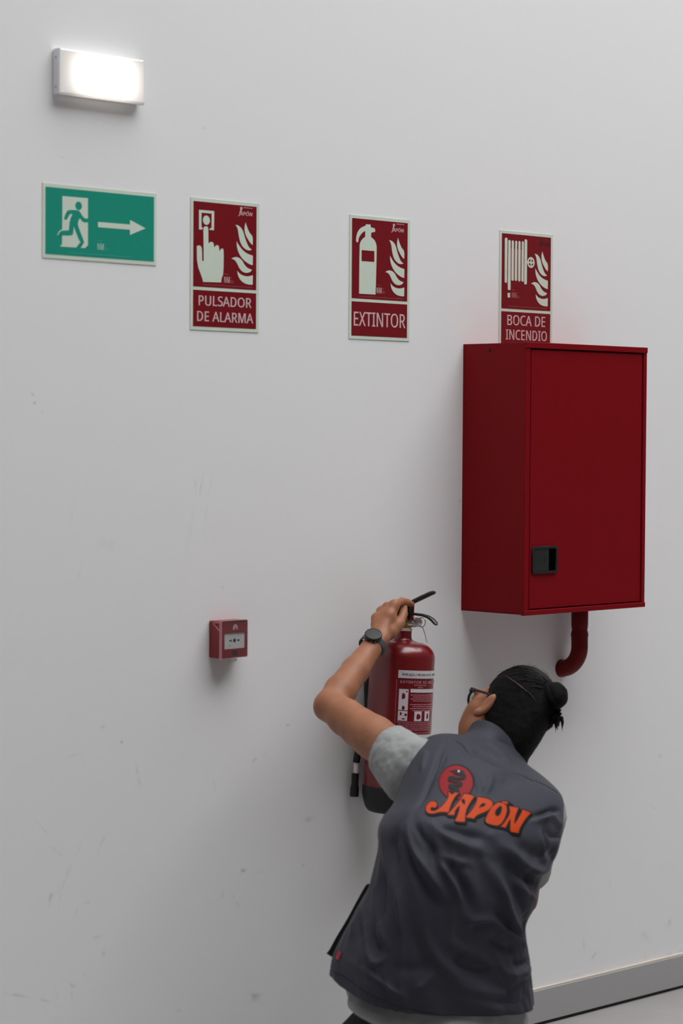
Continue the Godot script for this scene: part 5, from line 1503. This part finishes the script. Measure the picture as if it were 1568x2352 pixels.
	for k in 4:
		var m := WR + rd * 0.080 + ru * (0.030 - 0.020 * k)
		g2.bone(WR.lerp(m, 0.2), 0.015, m, 0.0115, 0.012)
		finger(g2, [m, m + rd * 0.028, m + rd * 0.045 + Vector3(0, 0, -0.012), m + rd * 0.052 + Vector3(-0.006, 0, -0.032)], [0.0105, 0.0095, 0.0088, 0.0075])
	finger(g2, [WR + rd * 0.02 + ru * 0.02, WR + rd * 0.05 + ru * 0.045 - rn * 0.006, WR + rd * 0.072 + ru * 0.052 - rn * 0.014, WR + rd * 0.090 + ru * 0.052 - rn * 0.020], [0.015, 0.0125, 0.0105, 0.0085])
	g2.net(b)
	# head: r right, u up, f the way he looks
	var H := HB
	var hf := Field.new(HEADC - Vector3(0.16, 0.19, 0.16), HEADC + Vector3(0.16, 0.16, 0.16), 0.0036)
	hf.ball(HEADC + H * Vector3(0, 0.030, 0.010), Vector3(0.0665, 0.084, 0.083), H, 0.02)
	hf.ball(HEADC + H * Vector3(0, -0.035, -0.035), Vector3(0.060, 0.078, 0.068), H, 0.03)
	hf.bone(HEADC + H * Vector3(-0.036, -0.070, -0.035), 0.024, HEADC + H * Vector3(-0.010, -0.100, -0.076), 0.017, 0.02)
	hf.bone(HEADC + H * Vector3(0.036, -0.070, -0.035), 0.024, HEADC + H * Vector3(0.010, -0.100, -0.076), 0.017, 0.02)
	hf.bone(HEADC + H * Vector3(-0.042, -0.020, -0.055), 0.022, HEADC + H * Vector3(-0.030, -0.060, -0.066), 0.020, 0.02)
	hf.bone(HEADC + H * Vector3(0.042, -0.020, -0.055), 0.022, HEADC + H * Vector3(0.030, -0.060, -0.066), 0.020, 0.02)
	hf.bone(HEADC + H * Vector3(0, 0.004, -0.088), 0.009, HEADC + H * Vector3(0, -0.036, -0.108), 0.011, 0.012)
	hf.bone(HEADC + H * Vector3(-0.012, -0.040, -0.094), 0.009, HEADC + H * Vector3(0.012, -0.040, -0.094), 0.009, 0.008)
	hf.bone(HEADC + H * Vector3(-0.040, 0.020, -0.082), 0.008, HEADC + H * Vector3(0.040, 0.020, -0.082), 0.008, 0.014)
	for s in [-1.0, 1.0]:
		hf.ball(HEADC + H * Vector3(0.031 * s, 0.004, -0.096), Vector3(0.015, 0.010, 0.012), H, 0.008, true)
		hf.ball(HEADC + H * Vector3(0.031 * s, 0.003, -0.080), Vector3(0.012, 0.012, 0.012), H, 0.003)
	hf.bone(HEADC + H * Vector3(-0.022, -0.066, -0.088), 0.0065, HEADC + H * Vector3(0.022, -0.066, -0.088), 0.0065, 0.006)
	hf.bone(HEADC + H * Vector3(-0.020, -0.076, -0.086), 0.0075, HEADC + H * Vector3(0.020, -0.076, -0.086), 0.0075, 0.006)
	hf.bone(HEADC + H * Vector3(0, -0.050, 0.030), 0.056, NECK, 0.060, 0.03)
	# ears: a rim with a hollow
	for s in [-1.0, 1.0]:
		var ec: Vector3 = HEADC + H * Vector3(EARX * s, -0.010, -0.004)
		var eb := H * Basis(Vector3.UP, -0.42 * s) * Basis(Vector3.RIGHT, 0.22)
		hf.ball(ec, Vector3(0.0080, 0.031, 0.0125), eb, 0.005)
		hf.ball(ec + eb * Vector3(0.001 * s, -0.027, -0.007), Vector3(0.007, 0.011, 0.009), eb, 0.006)
		hf.ball(ec + eb * Vector3(0.0095 * s, 0.002, -0.004), Vector3(0.0060, 0.020, 0.0075), eb, 0.004, true)
	hf.net(b)
	obj("body", b.mesh(), skin, t)
	# ----- hair -----
	var hm := mat(Color(0.036, 0.031, 0.030), 0.55, 0.0, 0.22)
	hm.heightmap_enabled = true
	hm.heightmap_texture = bump(0.08, 31)
	hm.heightmap_scale = 0.22
	hm.uv1_triplanar = true
	hm.uv1_scale = Vector3(9, 70, 22)
	var hr := Field.new(HEADC - Vector3(0.17, 0.20, 0.17), HEADC + Vector3(0.19, 0.16, 0.17), 0.0036)
	hr.ball(HEADC + H * Vector3(0, 0.032, 0.014), Vector3(0.0705, 0.0885, 0.0865), H, 0.02)
	hr.ball(HEADC + H * Vector3(0.000, -0.022, 0.022), Vector3(0.0680, 0.080, 0.068), H, 0.03)
	hr.bone(HEADC + H * Vector3(0, -0.045, 0.028), 0.058, NAPE, 0.047, 0.03)
	# the face side stays free: hairline runs before the ears
	hr.cut_plane(HEADC + H * Vector3(0, 0.050, -0.062), (H * Vector3(0, -0.28, -1)).normalized(), 0.006)
	hr.cut_plane(HEADC + H * Vector3(0, -0.030, -0.012), (H * Vector3(0, -0.75, -0.75)).normalized(), 0.006)
	hr.bone(BUNC + (HEADC - BUNC) * 0.45, 0.036, BUNC, 0.012, 0.015)
	hr.bone(BUNC + DOWNL * 0.022 + (HEADC - BUNC) * 0.12, 0.017, BUNC + DOWNL * 0.058 + (HEADC - BUNC) * 0.16, 0.009, 0.012)
	hr.ball(BUNC, Vector3(0.031, 0.031, 0.028), BUNB, 0.006)
	var sn := noise(55.0, 4, 3)
	hr.rough(sn, 0.0018, H.transposed() * 1.0)
	var hb := MB.new()
	hr.net(hb)
	var hair := obj("hair", hb.mesh(), hm, t)
	# the bun: a coil of hair and loose ends hanging from it
	var bn := MB.new()
	var bp := []
	var br := []
	for i in 34:
		var an := TAU * i / 22.0 + 0.4
		var rr := 0.0190 - 0.0070 * (i / 33.0)
		bp.append(BUNC + BUNB * Vector3(cos(an) * rr, sin(an) * rr * 1.05, -0.012 + 0.024 * (i / 33.0)))
		br.append(0.0165 - 0.0025 * (i / 33.0))
	bn.tube(bp, br, 12, BUNB.z)
	var r := RandomNumberGenerator.new()
	r.seed = 5
	obj("hair_bun", bn.mesh(), hm, hair)
	var loose := MB.new()
	for i in 30:
		var st: Vector3 = BUNC + BUNB * Vector3(r.randf_range(-0.012, 0.014), r.randf_range(-0.052, -0.022), r.randf_range(-0.030, -0.006))
		var ln := r.randf_range(0.012, 0.034)
		var dr: Vector3 = (DOWNL + Vector3(r.randf_range(-0.22, 0.22), 0, r.randf_range(-0.22, 0.22))).normalized()
		var mid: Vector3 = st + dr * ln * 0.5 + Vector3(r.randf_range(-0.006, 0.006), 0.004, r.randf_range(-0.006, 0.006))
		loose.tube([st, mid, st + dr * ln], [r.randf_range(0.003, 0.0065), r.randf_range(0.0025, 0.0056), 0.0006], 6)
	for i in 90:
		# flyaway hairs round the head
		var dir := Vector3(r.randf_range(-1, 1), r.randf_range(0.0, 1), r.randf_range(-0.2, 1)).normalized()
		var q: Vector3 = HEADC + H * (dir * Vector3(0.073, 0.092, 0.094) + Vector3(0, 0.032, 0.014))
		var tg := (H * dir).cross(Vector3(r.randf_range(-1, 1), r.randf_range(-1, 1), r.randf_range(-1, 1))).normalized()
		loose.tube([q, q + tg * 0.010 + H * dir * 0.002, q + tg * 0.020 + H * dir * 0.002], [0.0003, 0.00025, 0.0001], 4)
	var lo := obj("loose_strands", loose.mesh(), hm, hair)
	lo.set_meta("kind", "stuff")
	# combed strands drawn back over the crown into the bun
	var comb := MB.new()
	var ec := HEADC + H * Vector3(0, 0.032, 0.014)
	var er := Vector3(0.0710, 0.0890, 0.0870)
	var bd: Vector3 = ((H.transposed() * (BUNC - ec)) / er).normalized()
	for i in 420:
		var s0 := Vector3(r.randf_range(-0.75, 1.0), r.randf_range(0.25, 1.0), r.randf_range(-0.9, 0.6)).normalized()
		var side := s0.cross(bd).normalized()
		var e0 := r.randf_range(0.0, 0.45)
		var e1 := minf(1.0, e0 + r.randf_range(0.25, 0.55))
		var lift := r.randf_range(-0.0004, 0.0007)
		var tp := []
		var tr := []
		for k in 7:
			var q := s0.slerp(bd, lerpf(e0, e1, k / 6.0)) if s0.angle_to(bd) < 2.6 else s0
			q = (q + side * 0.03 * sin(k * 0.5)).normalized()
			tp.append(ec + H * (q * (er + Vector3.ONE * lift)))
			tr.append(0.0009 * sin(PI * (k + 0.6) / 7.2) + 0.0002)
		comb.tube(tp, tr, 5)
	var cs := obj("combed_strands", comb.mesh(), mat(Color(0.036, 0.030, 0.028), 0.5, 0.0, 0.3), hair)
	cs.set_meta("kind", "stuff")
	# side parting: a thin line of scalp
	var pr := MB.new()
	var pl := []
	var pw := []
	for i in 49:
		var q: Vector3 = catmull(PART, i / 8.0)
		pl.append(q + H * Vector3(r.randf_range(-0.0008, 0.0008), r.randf_range(-0.0008, 0.0008), 0))
		pw.append(r.randf_range(0.0003, 0.0013) * (1.0 - pow(absf(i / 24.0 - 1.0), 3.0)) + 0.0001)
	pr.tube(pl, pw, 8)
	obj("hair_parting", pr.mesh(), mat(Color(0.36, 0.265, 0.24), 0.7), hair)
	# ----- glasses -----
	var gm := mat(Color(0.05, 0.075, 0.085), 0.25)
	var gl := MB.new()
	for s in [-1.0, 1.0]:
		var rim := []
		var rw := []
		for i in 25:
			var an := TAU * i / 24.0
			rim.append(HEADC + H * Vector3(s * (0.0320 + 0.0235 * cos(an) * (1.0 + 0.06 * sin(an))), GY + 0.0190 * sin(an), -GZ + 0.006 * absf(cos(an) * 0.5 + 0.5))); rw.append(0.0030)
		gl.tube(rim, rw, 10)
		gl.tube([HEADC + H * Vector3(s * 0.0545, GY + 0.010, -GZ + 0.003), HEADC + H * Vector3(s * 0.0715, GY + 0.012, -GZ + 0.018), HEADC + H * Vector3(s * (EARX - 0.004), GY + 0.013, -0.020), HEADC + H * Vector3(s * (EARX - 0.003), GY + 0.010, 0.004), HEADC + H * Vector3(s * (EARX - 0.006), GY - 0.016, 0.022)], [0.0038, 0.0036, 0.0028, 0.0022, 0.0016], 10)
	gl.tube([HEADC + H * Vector3(-0.010, GY + 0.004, -GZ), HEADC + H * Vector3(0, GY + 0.008, -GZ - 0.003), HEADC + H * Vector3(0.010, GY + 0.004, -GZ)], [0.002, 0.0018, 0.002], 8)
	obj("glasses_frame", gl.mesh(), gm, t)
	var lm := mat(Color(0.9, 0.95, 0.95, 0.06), 0.05)
	lm.transparency = BaseMaterial3D.TRANSPARENCY_ALPHA
	for s in [-1.0, 1.0]:
		var ls := MB.new()
		ls.lathe(PackedVector2Array([Vector2(0.0001, 0.0012), Vector2(0.012, 0.0009), Vector2(0.0172, 0.0), Vector2(0.012, -0.0003), Vector2(0.0001, 0.0)]), 24, Transform3D(H * Basis(Vector3(1.25, 0, 0), Vector3(0, 0, -1), Vector3(0, 1, 0)), HEADC + H * Vector3(s * 0.0320, GY, -GZ + 0.003)))
		obj("lens", ls.mesh(), lm, t)
	# ----- watch -----
	var wb := Basis(WX, WN, WX.cross(WN).normalized())
	var strap := mat(Color(0.245, 0.27, 0.28), 0.6)
	var wm := MB.new()
	var fx := (WL - EL).normalized()
	var fy := (WN - fx * WN.dot(fx)).normalized()
	var fz := fx.cross(fy).normalized()
	var ring := []
	for i in 41:
		var an := TAU * i / 40.0
		ring.append(WC0 + fy * cos(an) * WR1 + fz * sin(an) * WR2)
	for i in 40:
		# a flat band round the wrist with rounded section
		var p0: Vector3 = ring[i]
		var p1: Vector3 = ring[i + 1]
		var n0 := (p0 - WC0).normalized()
		var n1 := (p1 - WC0).normalized()
		var sec := [Vector2(-0.0095, 0.0), Vector2(-0.0095, 0.0016), Vector2(-0.0075, 0.0028), Vector2(0.0, 0.0032), Vector2(0.0075, 0.0028), Vector2(0.0095, 0.0016), Vector2(0.0095, 0.0)]
		for k in 6:
			var s0: Vector2 = sec[k]
			var s1: Vector2 = sec[k + 1]
			var e := (s1 - s0).normalized()
			var nn := Vector2(-e.y, e.x)
			wm.quad(wm.p(p0 + fx * s0.x + n0 * s0.y, (fx * nn.x + n0 * nn.y).normalized()), wm.p(p0 + fx * s1.x + n0 * s1.y, (fx * nn.x + n0 * nn.y).normalized()), wm.p(p1 + fx * s1.x + n1 * s1.y, (fx * nn.x + n1 * nn.y).normalized()), wm.p(p1 + fx * s0.x + n1 * s0.y, (fx * nn.x + n1 * nn.y).normalized()))
	obj("watch_strap", wm.mesh(), strap, t)
	var wt := Transform3D(wb, WC1)
	var wc := MB.new()
	wc.lathe(PackedVector2Array([Vector2(0.001, -0.007), Vector2(0.0170, -0.007), Vector2(0.0200, -0.005), Vector2(0.0208, 0.004), Vector2(0.0195, 0.0070), Vector2(0.0176, 0.0078), Vector2(0.0174, 0.0072)]), 36, wt)
	obj("watch_case", wc.mesh(), mat(Color(0.06, 0.062, 0.064), 0.45), t)
	var wf := MB.new()
	wf.lathe(PackedVector2Array([Vector2(0.0175, 0.0072), Vector2(0.0001, 0.0074)]), 36, wt)
	obj("watch_face", wf.mesh(), mat(Color(0.115, 0.110, 0.112), 0.35), t)
	var wu := MB.new()
	for an in WBTN:
		var dd := wb * Vector3(cos(an), 0, sin(an))
		wu.tube([WC1 + dd * 0.0190 - wb.y * 0.001, WC1 + dd * 0.0222 - wb.y * 0.001], [0.0021, 0.0019], 10)
	obj("watch_button", wu.mesh(), mat(Color(0.66, 0.45, 0.40), 0.35, 0.6), t)
	# ----- T-shirt -----
	var tm := cloth(Color(0.585, 0.59, 0.588), 0.85, 0.15, 60.0, 0.025, 41)
	var ns := noise(34.0, 12, 3)
	obj("shirt_sleeve", loft(SLV_L, 90, 14, ns, 0.0034), tm, t)
	obj("shirt_sleeve", loft(SLV_R, 48, 8, ns, 0.003), tm, t)
	obj("shirt_hem", loft(SHIRT, 110, 10, noise(14.0, 9, 2), 0.008), tm, t)
	# ----- trousers and shoes -----
	var pm := cloth(Color(0.155, 0.150, 0.160), 0.85, 0.15, 25.0, 0.05, 43)
	var pf := Field.new(Vector3(2.80, 0.0, 0.12), Vector3(3.62, 0.50, 1.22), 0.013)
	pf.bone(HIP[0].lerp(PELV, 0.3), 0.092, HIP[1].lerp(PELV, 0.3), 0.092, 0.02)
	pf.bone(PELV, 0.088, PELV + (CHEST - PELV) * 0.15, 0.085, 0.02)
	for s in 2:
		pf.bone(HIP[s], 0.092, KNEE[s], 0.070, 0.02)
		pf.bone(KNEE[s], 0.066, ANK[s] + Vector3(0, 0.01, 0), 0.050, 0.03)
	pf.rough(noise(16.0, 3, 2), 0.010, Basis.IDENTITY)
	var pb := MB.new()
	pf.net(pb)
	obj("trousers", pb.mesh(), pm, t)
	var shm := mat(Color(0.10, 0.10, 0.11), 0.6)
	for s in 2:
		var sf := Field.new(ANK[s].min(TOE[s]) - Vector3(0.08, 0.08, 0.08), ANK[s].max(TOE[s]) + Vector3(0.08, 0.08, 0.08), 0.006)
		var fd: Vector3 = (TOE[s] - ANK[s]).normalized()
		sf.bone(ANK[s] - fd * 0.01, 0.043, ANK[s] + fd * 0.05, 0.042, 0.02)
		sf.bone(ANK[s] + fd * 0.03, 0.040, TOE[s], 0.034, 0.02)
		sf.bone(ANK[s] + Vector3(0, 0.03, 0), 0.034, TOE[s] + Vector3(0, 0.006, 0), 0.033, 0.02)
		var sb := MB.new()
		sf.net(sb)
		obj("shoe", sb.mesh(), shm, t)
	# ----- vest -----
	make_vest_grid()
	var vm := cloth(Color(0.226, 0.227, 0.262), 0.52, 0.12, 42.0, 0.04, 47)
	var vb := MB.new()
	for i in vest_p.size():
		vb.p(vest_p[i], vest_n[i], Vector2(float(i % NU) / NU, float(i / NU) / NV))
	for j in NV:
		for i in NU:
			vb.quad(j * NU + i, j * NU + (i + 1) % NU, (j + 1) * NU + (i + 1) % NU, (j + 1) * NU + i)
	# hem and collar are turned in, so the cloth has an edge and an inside
	for e in [[0, 3, 0.0035], [NV, -2, 0.003]]:
		var r0 := []
		var r1 := []
		var r2 := []
		var r3 := []
		for i in NU:
			var k: int = e[0] * NU + i
			var k2: int = (e[0] + e[1] * 5) * NU + i
			var dn := (vest_p[k] - vest_p[(e[0] + e[1]) * NU + i]).normalized()
			var n := vest_n[k]
			r0.append(vb.p(vest_p[k], (n + dn).normalized()))
			r1.append(vb.p(vest_p[k] + dn * 0.0015 - n * e[2] * 0.5, dn))
			r2.append(vb.p(vest_p[k] - n * e[2], -n))
			r3.append(vb.p(vest_p[k2] - vest_n[k2] * e[2] * 1.5, -n))
		for i in NU:
			var q := (i + 1) % NU
			vb.quad(r0[i], r0[q], r1[q], r1[i])
			vb.quad(r1[i], r1[q], r2[q], r2[i])
			vb.quad(r2[i], r2[q], r3[q], r3[i])
	var vest := obj("vest", vb.mesh(), vm, t)
	# stitched seams: hem, collar
	var sm := cloth(Color(0.17, 0.168, 0.185), 0.7, 0.1, 42.0, 0.05, 47)
	for sv in [[Vector2(4.009, 12.417), Vector2(4.112, 12.325), Vector2(4.208, 12.083), Vector2(4.295, 11.860), Vector2(4.395, 11.680), Vector2(4.531, 11.518), Vector2(4.667, 11.452), Vector2(4.756, 11.408), Vector2(4.870, 11.327), Vector2(4.969, 11.213)], [Vector2(2.871, 0.536), Vector2(3.156, 0.700), Vector2(3.499, 0.630), Vector2(3.885, 0.462), Vector2(4.318, 0.198), Vector2(4.657, 0.000), Vector2(4.819, 0.000), Vector2(5.090, 0.000), Vector2(5.330, 0.092)], [Vector2(2.932, 12.250), Vector2(2.803, 11.598), Vector2(2.827, 11.000), Vector2(2.827, 10.375), Vector2(2.862, 9.750), Vector2(2.804, 9.159)], [Vector2(5.002, 11.247), Vector2(5.199, 11.142), Vector2(5.449, 10.950)]]:
		var sp := []
		var sr := []
		var sc := []
		for q in sv:
			sc.append(q)
		for i in (sc.size() - 1) * 10 + 1:
			var q: Vector2 = catmull(sc, i / 10.0)
			sp.append(vest_at(q.x, q.y, 0.0001)[0]); sr.append(0.0009)
		var seam := MB.new()
		seam.tube(sp, sr, 6)
		obj("seam", seam.mesh(), sm, vest)
	# the loose front corner of the vest behind the side slit
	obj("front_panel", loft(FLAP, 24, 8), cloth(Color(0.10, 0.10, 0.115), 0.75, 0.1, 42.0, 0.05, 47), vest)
	var tag := obj("fabric_tag", print_mesh([in_print(P_TAG, false)], 0.0022), mat(Color(0.66, 0.10, 0.16), 0.6), vest)
	tag.set_meta("label", "small red fabric tag on the vest's side slit")
	# back print
	var ink := mat(Color(0.055, 0.055, 0.060), 0.7, 0.0, 0.3)
	var orange := mat(Color(0.73, 0.245, 0.035), 0.6, 0.0, 0.3)
	var red := mat(Color(0.53, 0.045, 0.07), 0.6, 0.0, 0.3)
	var sh := Vector2(4.5, -4.5)
	var disc := in_print(P_DISC, false)
	obj("emblem_outline", print_mesh([in_print(P_RING, false)], 0.0008), ink, vest)
	var em := obj("emblem_disc", print_mesh([disc], 0.0012), red, vest)
	em.set_meta("label", "red disc with a black coiled serpent")
	var outl := []
	for q in [P_J, P_A, P_P, P_O, P_N, P_T]:
		outl.append_array(grown(in_print(q), 2.2, Vector2.ZERO))
		outl.append_array(grown(in_print(q), 2.0, sh * 0.5))
		outl.append_array(grown(in_print(q), 2.0, sh))
	obj("lettering_shadow", print_mesh(outl, 0.0016), ink, vest)
	var k := 0
	for q in [P_J, P_A, P_P, P_O, P_N, P_T]:
		var le := obj("letter", print_mesh([in_print(q)], 0.0021), orange, vest)
		if k == 0:
			le.set_meta("label", "orange letters spelling JAPÓN")
		k += 1
	for q in [P_AH, P_PH, P_OH]:
		obj("letter_counter", print_mesh([in_print(q)], 0.0025), ink, vest)
	obj("emblem_serpent", print_mesh([in_print(P_HEAD)], 0.0024), mat(Color(0.08, 0.08, 0.085), 0.6, 0.0, 0.3), vest)
	obj("serpent_eye", print_mesh([in_print(P_EYE, false)], 0.0028), mat(Color(0.75, 0.68, 0.70), 0.5), vest)
